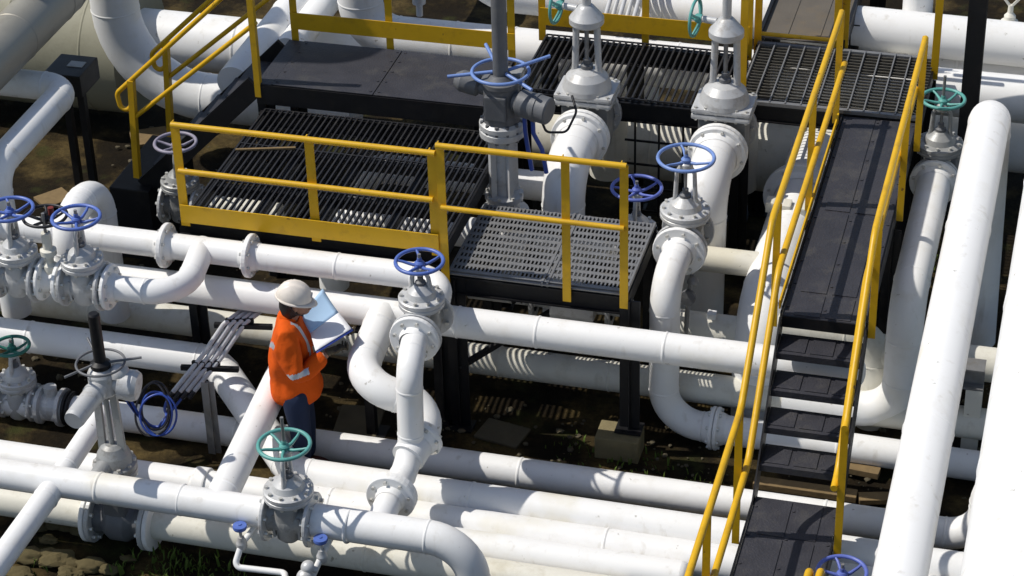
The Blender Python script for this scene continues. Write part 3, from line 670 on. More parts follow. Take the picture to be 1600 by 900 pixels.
# H: teal wheel valve right of the ramp
HZ = 1.17; hY = P(1458, 285, HZ).y+.03; hxx = P(1459, 290, HZ).x; hc = 1.55
gate_valve('grey gate valve with a teal handwheel right of the ramp', (hxx, hY+.17, HZ), Y, .12, PY(1478, 155, hY+.17).z-HZ, .165, 'teal', .3, rf=.19, stem_up=.2, body='dgrey', bon='grey', ph=.5)
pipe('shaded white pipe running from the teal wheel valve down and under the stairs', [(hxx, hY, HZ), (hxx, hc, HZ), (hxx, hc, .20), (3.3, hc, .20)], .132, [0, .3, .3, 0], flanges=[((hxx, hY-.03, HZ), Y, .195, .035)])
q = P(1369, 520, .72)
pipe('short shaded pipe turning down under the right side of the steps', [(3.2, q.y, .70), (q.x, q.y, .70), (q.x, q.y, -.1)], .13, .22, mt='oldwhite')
# high pipes at the right
rx = P(1475, 550, 2.2).x
ry = P(1546, 188, 2.2).y
pipe('tall slanting white pipe right of the teal wheel valve, bending down at its far end', [(rx, -7, 2.2), (rx, ry+.15, 2.2), (rx+.05, ry+.15, .2)], .148, .2, name='high_pipe')
pipe('very wide white pipe filling the right edge', [(P(1497, 900, 2.3).x+.43, -7, 2.3), (P(1497, 900, 2.3).x+.43, 5.2, 2.3)], .42, name='high_pipe')
q = P(1482, 580, .62); q.x += .1
t = thing('pipe_support', 'pale grey steel beam bracket between the two slanting white pipes', 'support', (q.x, q.y, .3))
b = MB()
for zz in (.54, .70): b.box(V(q.x-.1, q.y, zz), .52, .16, .014)
b.box(V(q.x-.1, q.y, .62), .52, .012, .16); b.build('beam', 'galv', t)
MB().box(V(q.x+.1, q.y-.02, .25), .12, .12, .56).build('leg', 'oldwhite', t)
# ------------------------------------------------------------------ tall gate valves behind the small platform
def tall_valve(x, label):
    c = V(x, 3.36, 1.36); t = thing('tall_gate_valve', label, 'valve', (x, 3.36, 1.0), 'tall gate valves with side handwheels')
    b = MB(); b.lathe(c, Y, [(.19, -.22), (.17, -.15), (.2, -.08), (.2, .08), (.17, .15), (.19, .22)], 28)
    b.box(c+Z*.03, .40, .24, .44, bev=.08); b.box(c-Z*.12, .14, .30, .3, bev=.03); b.build('body', 'mgrey', t)
    for s in (-1, 1):
        f = MB(); f.disc_flange(c+Y*(s*.215), Y, .15, .235, .04); f.use(1).bolts(c+Y*(s*.215), Y, .2, 12, .016, .04); f.build('flange', ('lgrey' if s > 0 else 'white')+'+bolt', t)
    n = MB()
    for zz in (.255, .305): n.box(c+Z*zz, .47, .36, .042, bev=.02)
    n.lathe(c, Z, [(.2, .32), (.195, .36), (.17, .43), (.12, .48), (.07, .5), (0, .5)], 28)
    bb = n.use(1)
    for i in range(6):
        for s in (-1, 1):
            p = c+V(-.2+.08*i, s*.155, .28); bb.cyl(p-Z*.06, p+Z*.06, .014, n=6, smooth=False)
    n.build('bonnet', 'lgrey+bolt', t)
    y = MB()
    for s in (-1, 1): y.sweep([c+V(s*.11, 0, .42), c+V(s*.095, 0, .5), c+V(s*.082, 0, .92)], [.032, .028, .028], 12)
    y.build('yoke', 'lgrey', t)
    MB().cyl(c+Z*.48, c+Z*.95, .018, n=12).build('stem', 'galv', t)
    MB().lathe(c, Z, [(0, .47), (.05, .47), (.05, .53), (.03, .54), (.03, .58), (0, .58)], 16).build('gland', 'dgrey', t)
    g = MB(); g.lathe(c, Z, [(0, .885), (.125, .885), (.138, .90), (.138, .945), (.13, .955), (.065, 1.035), (.05, 1.05), (0, 1.05)], 28)
    go = g.build('gear_housing', 'lgrey', t)
    MB().cyl(c+V(-.08, .02, 1.0), c+V(-.245, .05, 1.0), .028, n=14).build('gear_shaft', 'lgrey', go)
    MB().cyl(c+Z*1.04, c+Z*1.9, .036, n=18).build('stem_tube', 'lgrey', t)
    handwheel(t, c+V(-.255, .05, 1.0), V(-1, .12, 0), .145, 'teal', 4, .013, ph=.5)
    return c
AV = []
for x, lab, dlab in ((1.365, 'left one of the two tall grey gate valves with teal side wheels', 'white pipe bending down from the left tall valve behind the light grey grating'),
               (2.475, 'right one of the two tall grey gate valves, beside the square grating landing', 'white pipe bending down from the right tall valve behind the large blue wheel')):
    c = tall_valve(x, lab)
    yb = 2.55 if x < 2 else 2.62
    pipe(dlab, [(x, 3.13, 1.36), (x, yb, 1.36), (x, yb-.05, .05)], .17, .3, flanges=[((x, 3.085, 1.36), Y, .235, .045)], name='drop_pipe', group='drop pipes of the tall gate valves')
    pipe('shaded spool behind the %s tall gate valve' % ('left' if x < 2 else 'right'), [(x, 3.58, 1.36), (x, 4.1, 1.36), (x, 4.1, .5)], .16, .28, mt='oldwhite', name='spool_pipe')

# ------------------------------------------------------------------ motor operated valve through the platforms
mc = V(.955, 2.30, 0)
t = thing('motor_valve', 'tall valve with a dark motor drive and pale blue wheel round its stem tube', 'valve', (mc.x, mc.y, .6))
b = MB(); b.lathe(mc, Z, [(.1, .5), (.16, .7), (.16, 1.05), (.19, 1.06), (.19, 1.11), (.12, 1.13), (.115, 1.2), (.15, 1.22), (.15, 1.26), (0, 1.26)], 26); b.use(1).bolts(mc+Z*1.24, Z, .135, 8, .014, .04); b.build('body', 'lgrey+bolt', t)
y = MB()
for k in range(4):
    a = PI/4+k*PI/2; d = V(math.cos(a), math.sin(a), 0)*.095
    y.bar(mc+d+Z*1.24, mc+d+Z*1.80, .05, .035, up=V(d.y, -d.x, 0))
y.cyl(mc+Z*1.22, mc+Z*1.8, .07, n=20); y.build('yoke', 'lgrey', t)
b = MB(); b.lathe(mc, Z, [(0, 1.77), (.16, 1.77), (.175, 1.785), (.175, 1.83), (.165, 1.835), (.165, 1.85), (.175, 1.855), (.175, 1.89), (.15, 1.91), (0, 1.91)], 30); b.use(1).bolts(mc+Z*1.84, Z, .155, 12, .016, .075); b.build('flange', 'lgrey+dgrey', t)
b = MB(); b.lathe(mc, Z, [(0, 1.9), (.145, 1.9), (.145, 1.95), (.138, 1.97), (.138, 2.2), (.148, 2.21), (.148, 2.245), (.1, 2.26), (.075, 2.29), (0, 2.29)], 30)
b.box(mc+V(-.01, -.125, 2.06), .17, .06, .2, bev=.012); b.build('gear_case', 'dgrey', t)
b = MB(); p0, p1 = mc+V(.12, -.05, 2.1), mc+V(.40, -.12, 2.08); d = (p1-p0).normalized()
b.lathe(p0, d, [(0, 0), (.075, 0), (.08, .03), (.105, .05), (.105, .17), (.112, .175), (.112, .2), (.105, .205), (.105, .285), (.095, .295), (0, .295)], 26); b.build('drive_motor', 'dgrey', t)
b = MB(); p0, p1 = mc+V(-.11, 0, 2.16), mc+V(-.36, .02, 2.2); d = (p1-p0).normalized()
b.lathe(p0, d, [(0, 0), (.06, 0), (.06, .05), (.085, .07), (.085, .20), (.075, .22), (.05, .255), (0, .26)], 22); b.build('switch_box', 'dgrey', t)
b = MB(); b.box(mc+V(.04, .12, 2.2), .2, .12, .14, bev=.02); b.build('terminal_box', 'grey', t)
MB().cyl(mc+Z*2.27, mc+Z*3.3, .058, n=22).build('stem_tube', 'dgrey', t)
hw = MB().torus(mc+Z*2.31, Z, .215, .014, 44, 10)
hwo = hw.build('handwheel', 'paleblue', t)
for k, (ang, r1, dz) in enumerate(((2.15, .36, .06), (.62, .40, .05), (3.42, .40, -.03), (5.75, .33, -.04))):
    d = V(math.cos(ang), math.sin(ang), 0)
    MB().cyl(mc+d*.06+Z*2.31, mc+d*r1+Z*(2.31+dz), .014, n=10).build('spoke', 'paleblue', hwo)
for k, (px, py, sgx) in enumerate(((.19, -.05, .02), (.26, -.07, .07))):
    q = mc+V(px, py, 0)
    t2 = thing('cable', ('short blue cable hanging closest to the dark motor drive', 'second blue cable hanging under the right end of the motor drive')[k], 'cable', (q.x, q.y, 1.4))
    MB().sweep(fillet([q+Z*2.03, q+V(.01, -.02, 1.86), q+V(sgx, 0, 1.72), q+V(sgx+.03, 0, 1.52)], .08)[0], .017, 10).build('sheath', 'bluecable', t2)
t2 = thing('cable', 'thin black cable looping right from the motor drive towards the left tall valve', 'cable', (1.3, 2.3, 1.8))
MB().sweep(fillet([mc+V(.33, -.1, 2.0), mc+V(.36, -.05, 1.86), mc+V(.50, .02, 1.84), mc+V(.56, .1, 1.98), mc+V(.5, .2, 2.06)], .06)[0], .010, 8).build('sheath', 'blackcable', t2)

# white wheel valve at the left end of the black grating
cw = V(PY(285, 318, 2.25).x, 2.25, PY(285, 318, 2.25).z)
gate_valve('grey gate valve with a faded lilac handwheel just left of the black grating', cw, X, .1, .56, .165, 'lilac', .3, ph=.2, body='mgrey', bon='grey')
pipe('shaded white pipe below the faded lilac wheel valve', [(-1.85, cw.y, cw.z), (-.9, cw.y, cw.z)], .095, mt='oldwhite')

# ------------------------------------------------------------------ actuated valve behind the front header
ay = -.86; axx = PY(176, 700, ay).x
c = V(axx, ay, .13)
t = thing('actuated_valve', 'grey motor valve with a black stem cover and thin dark wheel, behind the front header', 'valve', (axx, ay, -.05))
b = MB(); b.lathe(c, X, [(.13, -.2), (.12, -.12), (.16, -.06), (.16, .06), (.12, .12), (.13, .2)], 28)
b.box(c+Z*.16, .17, .24, .5, bev=.05); b.build('body', 'dgrey', t)
for s in (-1, 1):
    f = MB(); f.disc_flange(c+X*(s*.2), X, .12, .2, .035); f.use(1).bolts(c+X*(s*.2), X, .165, 10, .015, .04); f.build('flange', 'lgrey+bolt', t)
    f = MB(); f.disc_flange(c+X*(s*.24), X, .112, .2, .035); f.build('flange', 'white', t)
n = MB(); n.lathe(c, Z, [(0, .40), (.15, .40), (.155, .41), (.155, .445), (.15, .45), (.15, .455), (.155, .46), (.155, .495), (.15, .5), (.13, .51), (.115, .58), (.08, .64), (.05, .66), (0, .66)], 28)
n.cyl(c+V(-.03, -.10, .52), c+V(-.05, -.21, .50), .062, .058, 20); n.use(1).bolts(c+Z*.45, Z, .135, 10, .015, .07); n.build('bonnet', 'grey+bolt', t)
zc = PY(168, 598, ay).z
y = MB()
for s in (-1, 1): y.bar(c+V(s*.075, 0, .56), V(axx+s*.06, ay, zc-.05), .052, .03, up=Y)
y.cyl(c+Z*.5, V(axx, ay, zc), .02, n=10); y.build('yoke', 'grey', t)
b = MB(); b.lathe(V(axx, ay, 0), Z, [(0, zc-.08), (.09, zc-.08), (.1, zc-.06), (.1, zc+.08), (.085, zc+.11), (.05, zc+.14), (0, zc+.14)], 24); b.build('gear_case', 'lgrey', t)
q = V(axx, ay, zc)
b = MB(); d = V(-.1, -1, -.10).normalized(); b.lathe(q+d*.06, d, [(0, 0), (.072, 0), (.072, .05), (.08, .055), (.08, .08), (.072, .085), (.072, .33), (.066, .36), (0, .36)], 24); b.build('drive_motor', 'lgrey', t)
b = MB(); d = V(1, .1, -.1).normalized(); b.lathe(q+d*.07+Z*.01, d, [(0, 0), (.06, 0), (.06, .04), (.105, .05), (.11, .15), (.095, .18), (0, .185)], 22); b.dome(q+V(.12, .02, .07), Z, .075, .08); b.build('switch_box', 'lgrey', t)
zt0, zt1 = zc+.13, PY(148, 492, ay).z
MB().lathe(V(axx, ay, 0), Z, [(0, zt0), (.07, zt0), (.07, zt0+.03), (.042, zt0+.05), (.04, zt1), (.03, zt1+.012), (0, zt1+.012)], 20).build('stem_cover', 'black', t)
hwo = MB().torus(V(axx, ay, zt0+.03), Z, .165, .009, 40, 8).build('handwheel', 'dgrey', t)
for ang, r1, dz in ((2.3, .26, .05), (.35, .28, .02), (3.9, .26, -.03)):
    d = V(math.cos(ang), math.sin(ang), 0); MB().cyl(V(axx, ay, zt0+.03)+d*.05, V(axx, ay, zt0+.03+dz)+d*r1, .009, n=8).build('spoke', 'dgrey', hwo)

# small teal wheel valve at the left on the thin low pipe
sc = P(45, 612, .05); sc = V(sc.x, .40, .07)
gate_valve('small grey gate valve with a dark green handwheel at the left edge', sc, X, .095, .50, .135, 'dteal', .27, rf=.15, body='lgrey')
t = thing('check_valve', 'short flanged grey fitting right of the small green wheel valve', 'fitting', (sc.x+.36, .4, .05))
b = MB(); b.lathe(V(sc.x, .4, .06), X, [(.1, .17), (.15, .17), (.15, .2), (.11, .21), (.12, .27), (.11, .33), (.15, .34), (.15, .37), (.1, .37)], 26, smooth=False); b.cyl(V(sc.x+.27, .4, .1), V(sc.x+.27, .4, .24), .05, n=16); b.build('body', 'lgrey', t)
b = MB()
for xx in (.40, .435): b.disc_flange(V(sc.x+xx, .4, .06), X, .1, .135, .026)
b.build('flange', 'black', t)

# ------------------------------------------------------------------ conduits and hanging cables
t = thing('conduit_bundle', 'bundle of four grey conduits slanting down from the long white pipe', 'conduits', P(320, 550, .7))
e0, e1 = P(364, 500, .93), P(272, 616, .40)
e0.y = .62
for k in range(4):
    o = V(.05*k-.02, .016*k, 0); a = e0+o; b_ = e1+o
    k1, k2 = a.lerp(b_, .12)+V(0, 0, .03), a.lerp(b_, .52)+V(.012, 0, .01)
    MB().sweep(fillet([a+V(.035, .14, -.01), a, k1, k2, b_], .08)[0], .0185, 12).build('conduit', 'cable', t)
    MB().cyl(b_+(b_-a).normalized()*-.02, b_+(b_-a).normalized()*.05, .020, n=12).build('gland', 'blackcable', t)
for f in (.04, .60):
    c_ = e0.lerp(e1, f); MB().bar(c_+V(-.13, -.02, -.035), c_+V(.30, .05, -.035), .035, .035).build('bracket', 'black', t)
    for k in range(4): MB().box(c_+V(.05*k-.02, .016*k, .0), .05, .03, .05, bev=.006).build('clamp', 'black', t)
q = P(312, 716, .1)
t = thing('support_post', 'galvanised angle post below the conduit bundle', 'post', (q.x, .22, .0))
qa = PY(298, 585, .2); MB().bar(V(q.x, .2, -.02), V(q.x-.0, .2, .62), .055, .010, up=Y).bar(V(q.x+.035, .22, -.02), V(q.x+.035, .22, .62), .012, .06, up=X).build('angle_bar', 'galv', t)
lc = P(243, 642, .40)
t = thing('cable_loop', 'coiled loop of blue cable hanging left of the conduit ends', 'cable', lc)
nrm = V(.12, -1, .45).normalized(); u, w, a = frame(nrm)
for k, (mt_, R, el, sh) in enumerate((('blackcable', .135, 1.5, V(-.02, .01, .0)), ('bluecable', .112, 1.45, V(.012, -.02, -.02)), ('bluecable', .128, 1.36, V(.014, .02, -.035)), ('blackcable', .108, 1.6, V(-.012, .02, .02)))):
    pts = []
    for i in range(48):
        th = 2*PI*i/48; wob = 1+.05*math.sin(2*th+k)+.03*math.sin(3*th+2*k)
        pts.append(lc+sh+(u*math.cos(th)*R*wob+w*math.sin(th)*R*el*wob)+a*(.018*math.sin(th+k*1.7)))
    MB().sweep(pts, .0085, 8, closed=True).build('cable_turn', mt_, t)
g0 = V(axx+.12, ay+.03, zc-.1)
for k in range(3):
    o = V(.05*k-.02, .016*k, 0); st = e1+o
    pts = [st, st+(e1-e0).normalized()*.12, lc+V(.10-.03*k, 0, -.05-.02*k), lc+V(-.02, 0, -.19-.01*k), lc+V(-.14-.01*k, -.02, -.02), lc+V(-.17-.02*k, -.05, .12), g0+V(.03*k, .05, 0)]
    MB().sweep(fillet(pts, .12)[0], .011, 8).build('cable_run', ('bluecable', 'blackcable', 'bluecable')[k], t)

# ------------------------------------------------------------------ little drain valves at the bottom
def drain(label, p, tail, knob=.045):
    t = thing('drain_valve', label, 'valve', p-Z*.1)
    MB().lathe(p, Z, [(0, 0), (knob, 0), (knob*1.1, .012), (knob*1.05, .03), (.012, .034), (.012, .04), (0, .04)], 16).build('knob', 'blue', t)
    b = MB(); b.cyl(p-Z*.09, p, .011, n=10); b.lathe(p-Z*.10, Z, [(0, -.07), (.03, -.07), (.038, -.05), (.038, -.02), (.03, 0), (.022, .03), (0, .03)], 16); b.build('body', 'lgrey', t)
    MB().sweep(fillet(tail, .04)[0], .022, 14).build('drain_pipe', 'white', t)
    return t
p = P(375, 826, .56); yA = -1.30
drain('drain valve with a blue knob and thin white pipe below the front header', p, [p+V(.07, .16, -.06), p+V(.0, 0, -.13), P(366, 886, .30), P(445, 895, .30), P(452, 960, .30)])
p = P(501, 846, .56)
t = drain('small drain valve with a violet knob under the flange of the teal wheel valve', p, [p+V(.03, .15, -.05), p+V(0, 0, -.12), p+V(-.05, -.1, -.25), p+V(-.1, -.28, -.38)])
b = MB()
for s, r in ((.16, .05), (.22, .058), (.29, .05)):
    c_ = p+V(-.02-s*.25, -s*.7, -s*.9); b.dome(c_, V(-.3, -.6, .6), r, .05); b.cyl(c_, c_+V(.05, .02, -.03), .024, n=10)
b.build('fitting', 'lgrey', t)
p = P(1316, 893, .74)
gate_valve('valve with a violet blue handwheel cut by the bottom edge beside the lower landing', V(p.x, p.y, .26), Y, .09, .48, .155, 'violet', .28)

# ------------------------------------------------------------------ columns, supports and small background fittings
t = thing('black_column', 'tall black steel column behind the slanting white pipe in the upper right', 'column', (4.33, 4.0, GZ))
b = MB(); b.box(V(4.33, 4.0, 1.8), .022, .13, 3.8); b.box(V(4.33, 3.94, 1.8), .14, .014, 3.8); b.box(V(4.33, 4.06, 1.8), .14, .014, 3.8); b.build('column_profile', 'black', t)
MB().box(V(4.33, 4.0, -.05), .3, .3, .02).build('base_plate', 'black', t)
t = thing('mesh_screen', 'black square mesh panel between the two tall gate valves', 'screen', (1.95, 3.72, .3))
g = MB()
for k in range(3): g.box(V(1.68+.2*k, 3.72, .85), .016, .016, 1.0)
for k in range(5): g.box(V(1.9, 3.735, .38+.22*k), .62, .014, .016)
g.build('mesh_bars', 'black', t)
def cradle(x, y, z, r, lab):
    t = thing('pipe_stand', lab, 'pipe stand', (x, y, GZ))
    MB().bar(V(x, y, GZ-.02), V(x, y, z-r-.02), .07, .07, up=Y).build('leg', 'black', t)
    MB().box(V(x, y, z-r-.012), .10, .22, .022).build('saddle', 'black', t)
    MB().box(V(x, y, GZ+.005), .22, .22, .03).build('base_plate', 'black', t)
cradle(.30, .77, 1.05, .115, 'black pipe stand under the long white pipe behind the worker')
bx = thing('junction_box', 'black steel box bracket beside the clad pipe in the upper left', 'box', P(118, 130, 1.2))
q = P(112, 118, 1.25)
MB().box(q, .34, .38, .20, bev=.01).build('box_shell', 'black', bx)
MB().box(q+V(.05, .02, .102), .14, .1, .01, bev=.003).build('label_plate', 'grey', bx)
MB().bar(q+V(.12, -.1, -.1), V(q.x+.12, q.y-.1, GZ), .06, .06, up=Y).build('leg', 'black', bx)
MB().bar(q+V(-.1, .05, -.1), V(q.x-.1, q.y+.05, GZ), .06, .06, up=Y).build('leg', 'black', bx)
ys_ = P(1470, 56, 1.25).y
for (px, py, zz, lab) in ((1577, 28, 1.52, 'small pale vent valve in the top right corner'),):
    q = PY(px, py+8, ys_); t = thing('vent_valve', lab, 'valve', (q.x, ys_, 1.42))
    MB().lathe(V(q.x, ys_, 1.40), Z, [(0, 0), (.075, 0), (.075, .05), (.05, .07), (.05, .1), (.025, .13), (.022, .2), (0, .2)], 18).build('body', 'oldwhite', t)
    for s in (-1, 1): MB().bar(V(q.x, ys_, 1.58), V(q.x+s*.07, ys_, 1.67), .02, .02, up=Y).build('arm', 'oldwhite', t)
q = PY(1436, 12, ys_+.3); t = thing('nozzle', 'short white flanged nozzle behind the corner post of the galvanised landing', 'nozzle', (q.x, ys_+.1, 1.3))
b = MB(); b.cyl(V(q.x, ys_+.15, 1.3), V(q.x, ys_+.15, 2.2), .13, n=28); b.build('neck', 'white', t); MB().disc_flange(V(q.x, ys_+.15, 1.75), Z, .13, .2, .04).build('flange', 'white', t)
q = P(1385, 108, 1.15); t = thing('flange_cover', 'pale round bolted cover behind the square grating landing', 'cover', q)
b = MB(); b.lathe(q, Z, [(.24, -.6), (.24, -.04), (.27, -.04), (.27, .0), (.2, .02), (0, .03)], 32); b.use(1).bolts(q, Z, .235, 10, .02, .06); b.build('cover_plate', 'oldwhite+bolt', t)
q = P(655, 8, 1.42); t = thing('vent_valve', 'small pale fitting on the elbow pipe behind the deck railing', 'valve', q)
MB().lathe(q-Z*.1, Z, [(0, 0), (.03, 0), (.03, .1), (.06, .12), (.06, .18), (.03, .2), (0, .2)], 14).build('body', 'lgrey', t)
t = thing('conduit_bundle', 'bundle of thin pale tubes at the top edge behind the black walkway', 'conduits', P(970, 12, 1.6))
for k in range(6):
    a = P(944+11*k, 32+k, 1.5); bq = a+V(.02, .75, .35); MB().sweep([a, bq], .02, 10).build('conduit', 'lgrey' if k % 2 else 'cable', t)
q0 = P(1200, 250, .9)
t = thing('bolted_clamp', 'pale bolted clamp on the fat pipe beside the left handrail', 'clamp', (fx+.12, 3.0, 1.0))
b = MB()
for k in range(3): b.box(V(fx-.05+.13*k, 3.05-.02*k, .98), .07, .12, .09, bev=.012)
b.build('clamp_lugs', 'oldwhite', t)
# instrument fittings round the foot of the hooked pipe
t = thing('drain_valve', 'dark grey drain valve low behind the hooked white pipe', 'valve', P(1075, 470, .9))
q = P(1076, 462, .95)
b = MB(); b.lathe(q, V(0, -1, .1), [(0, 0), (.055, 0), (.06, .02), (.06, .05), (0, .055)], 18); b.build('gauge', 'dgrey', t)
b = MB(); b.cyl(q+Z*.03, q+V(.02, .05, .2), .016, n=10); b.cyl(q, q+V(-.03, .02, -.55), .018, n=10); b.dome(q+V(.03, 0, .12), Z, .045, .05); b.build('tube', 'galv', t)
q = P(1112, 505, .62); MB().box(q, .07, .07, .2, bev=.008).build('block', 'white', t)
t = thing('block_valve', 'row of small grey valves half hidden under the light grey grating', 'valve', P(880, 470, 1.0))
q = P(870, 480, .92)
b = MB(); b.cyl(q+V(-.7, .1, .0), q+V(.55, .1, 0), .07, n=18); b.box(q+V(.12, .05, .03), .34, .2, .2, bev=.03); b.build('body', 'lgrey', t)
b = MB(); b.lathe(q+V(-.2, .05, 0), X, [(.08, 0), (.13, 0), (.13, .03), (.08, .03)], 20, smooth=False); b.lathe(q+V(.38, .05, 0), X, [(.08, 0), (.13, 0), (.13, .03), (.08, .03)], 20, smooth=False); b.build('flange', 'grey', t)
b = MB(); b.cyl(q+V(-.33, 0, .0), q+V(-.33, -.05, .14), .02, n=10); b.bar(q+V(-.36, -.04, .12), q+V(-.24, -.06, .05), .03, .02); b.build('lever', 'black', t)

# ------------------------------------------------------------------ things on the ground
def block(label, px, py, sx, sy, sz, mt='concrete', z=0., rz=.0, name='concrete_block', cat='block', bev=.012):
    q = P(px, py, z+sz); t = thing(name, label, cat, (q.x, q.y, z))
    ux = V(math.cos(rz), math.sin(rz), 0); uy = V(-math.sin(rz), math.cos(rz), 0)
    MB().box(V(q.x, q.y, z+sz/2), sx, sy, sz, ux, uy, Z, bev).build('block_body', mt, t)
block('concrete block under the right front leg of the light grey platform', 968, 674, .33, .24, .20, z=-.09)
block('flat square sheet standing for sunlit earth right of the worker legs', 560, 658, .34, .42, .03, 'stone', z=-.075, rz=.12, name='sunlit_patch', cat='ground patch')  # thin sheet coloured as a sunlit patch of earth
block('thin pale sheet standing for a sunlit earth patch left of the concrete block', 785, 675, .36, .26, .025, 'stone', z=-.08, rz=-.2, name='sunlit_patch', cat='ground patch')  # another sunlit earth patch, built as a pale sheet
block('pale broken board lying by the loop of the stair handrail', 233, 212, .34, .30, .03, 'wood', .0, .5, 'board_or_lit_strip', 'board', .004)
block('small tan board left of the stair handrail post', 84, 308, .28, .24, .03, 'wood', .0, .9, 'board_or_lit_strip', 'board', .004)
block('narrow plank end on the earth right of the lower steps', 1345, 730, .28, .09, .05, 'wood', -.06, -.1, 'board_or_lit_strip', 'board', .004)
block('long tan strip standing for sunlit earth between the lowest steps', 1258, 760, .75, .10, .05, 'wood', -.06, .0, 'board_or_lit_strip', 'board', .004)  # strip of sunlit ground built in plank shape
block('second plank end below the narrow one right of the steps', 1370, 775, .26, .1, .04, 'wood', -.06, .25, 'board_or_lit_strip', 'board', .004)
q0_, q1_ = P(368, 234, 1.51), P(462, 231, 1.51)
t = thing('wooden_stick', 'thin brown wooden stick lying on the black grating', 'stick', q0_)
MB().bar(q0_, q1_, .022, .016, bev=.004).build('stick_body', 'wood', t)
rng = random.Random(4)
for k, (px, py, r) in enumerate(((55, 815, .085), (92, 812, .11), (130, 822, .09), (75, 838, .06), (40, 862, .12), (88, 868, .14), (140, 878, .10), (110, 893, .09), (170, 886, .07), (30, 893, .10), (200, 868, .05))):
    q = P(px, py, -.03); t = thing('rock', 'tan rock lying on the earth at the bottom left below the front header', 'rock', (q.x, q.y, GZ), 'tan rocks at the bottom left')
    bm = bmesh.new(); bmesh.ops.create_icosphere(bm, subdivisions=3, radius=1); bm.verts.index_update(); b = MB()
    for v in bm.verts:
        h = 1+.45*noise.noise(v.co*1.2+V(k*3, 0, 0))+.22*noise.noise(v.co*3.4+V(0, k*5, 0))
        b.v.append(V(q.x+v.co.x*r*1.15*h, q.y+v.co.y*r*.7*h, GZ+.012+max(-.03, v.co.z*r*.42*h)))
    for f in bm.faces: b.quad([v.index for v in f.verts], k % 2 == 0)
    bm.free(); b.build('rock_body', 'rock', t)
def rubble(name, label, n, regs, r0, r1, mt):
    b = MB()
    for i in range(n):
        xa, xb, ya, yb = rng.choice(regs); x, y = rng.uniform(xa, xb), rng.uniform(ya, yb); r = r0+(r1-r0)*rng.random()**3
        bm = bmesh.new(); bmesh.ops.create_icosphere(bm, subdivisions=1, radius=r); s = V(rng.uniform(.7, 1.3), rng.uniform(.7, 1.3), rng.uniform(.4, .8)); base = len(b.v)
        for v in bm.verts:
            k = 1+.35*noise.noise(v.co/r*1.3+V(i, 0, 0)); b.v.append(V(x+v.co.x*s.x*k, y+v.co.y*s.y*k, GZ+.0+v.co.z*s.z*k))
        bm.verts.index_update()
        for f in bm.faces: b.quad([base+v.index for v in f.verts])
        bm.free()
    stuff(b.build(name, mt), label, 'rubble')
rubble('rubble', 'loose stones and clods scattered over the brown earth between the pipes', 700, [(-3, 5, .55, 1.4), (-3.4, 5, -3.2, -1.0), (-3.5, -1, 1.8, 5), (-.2, 3.3, .5, 1.35), (3.8, 5.2, -.1, 3)], .008, .035, 'stone')
def weeds(label, spots):
    b = MB()
    for (x, y, n, sp, h) in spots:
        for i in range(n):
            a = rng.uniform(0, 2*PI); r = sp*math.sqrt(rng.random()); p = V(x+r*math.cos(a), y+r*math.sin(a), GZ-.02)
            hh = h*rng.uniform(.4, 1.1); d = V(rng.uniform(-1, 1), rng.uniform(-1, 1), 0)*hh*.6; s = V(-d.y, d.x, 0).normalized()*rng.uniform(.005, .013)
            q = len(b.v); b.v += [p-s, p+s, p+d*.4+Z*hh*.7+s*.7, p+d*.4+Z*hh*.7-s*.7, p+d+Z*hh]
            b.quad([q, q+1, q+2, q+3]); b.quad([q+3, q+2, q+4])
    o = b.build('weeds', 'leaf'); stuff(o, label, 'weeds')
q = [P(px, py, 0) for px, py in ((275, 888), (330, 892), (230, 880), (1470, 360), (1455, 400), (1000, 720), (900, 700), (1090, 760), (40, 870))]
weeds('sparse green weeds on the earth at the bottom left and under the pipes', [(v.x, v.y, (90 if k < 3 else 50), .26, .10 if k < 3 else .07) for k, v in enumerate(q)])
# ------------------------------------------------------------------ the worker
def skin_mesh(verts, edges, radii, sub=2, root=0):
    me = bpy.data.meshes.new('tmp'); me.from_pydata([Vector(v) for v in verts], edges, []); o = bpy.data.objects.new('tmp', me); COL.objects.link(o)
    sk = o.modifiers.new('s', 'SKIN'); sk.use_smooth_shade = True
    if not me.skin_vertices: me.attributes  # layer is made by the modifier
    lay = me.skin_vertices[0].data
    for i, r in enumerate(radii):
        lay[i].radius = r if isinstance(r, tuple) else (r, r); lay[i].use_root = (i == root)
    ss = o.modifiers.new('ss', 'SUBSURF'); ss.levels = sub; ss.render_levels = sub
    dg = bpy.context.evaluated_depsgraph_get(); ev = o.evaluated_get(dg); em = ev.to_mesh()
    vs = [v.co.copy() for v in em.vertices]; fs = [list(p.vertices) for p in em.polygons]; ev.to_mesh_clear()
    bpy.data.objects.remove(o); bpy.data.meshes.remove(me)
    return vs, fs
def add(mb, vf, fn=lambda v: v):
    n = len(mb.v); mb.v += [fn(v) for v in vf[0]]
    for f in vf[1]: mb.quad([n+i for i in f], True)
yaw = math.radians(14); O = V(-.03, .14, GZ)
FW, LF = V(math.cos(yaw), math.sin(yaw), 0), V(-math.sin(yaw), math.cos(yaw), 0)
def L(p): return O + FW*p[0] + LF*p[1] + Z*p[2]
t = thing('person', 'worker in an orange reflective jacket and cream hard hat reading an open folder', 'person', O)
arm = dict(sR=(-.03, -.175, 1.345), eR=(.06, -.245, 1.045), wR=(.275, -.125, 1.195), sL=(-.03, .175, 1.345), eL=(.07, .25, 1.06), wL=(.30, .17, 1.20))
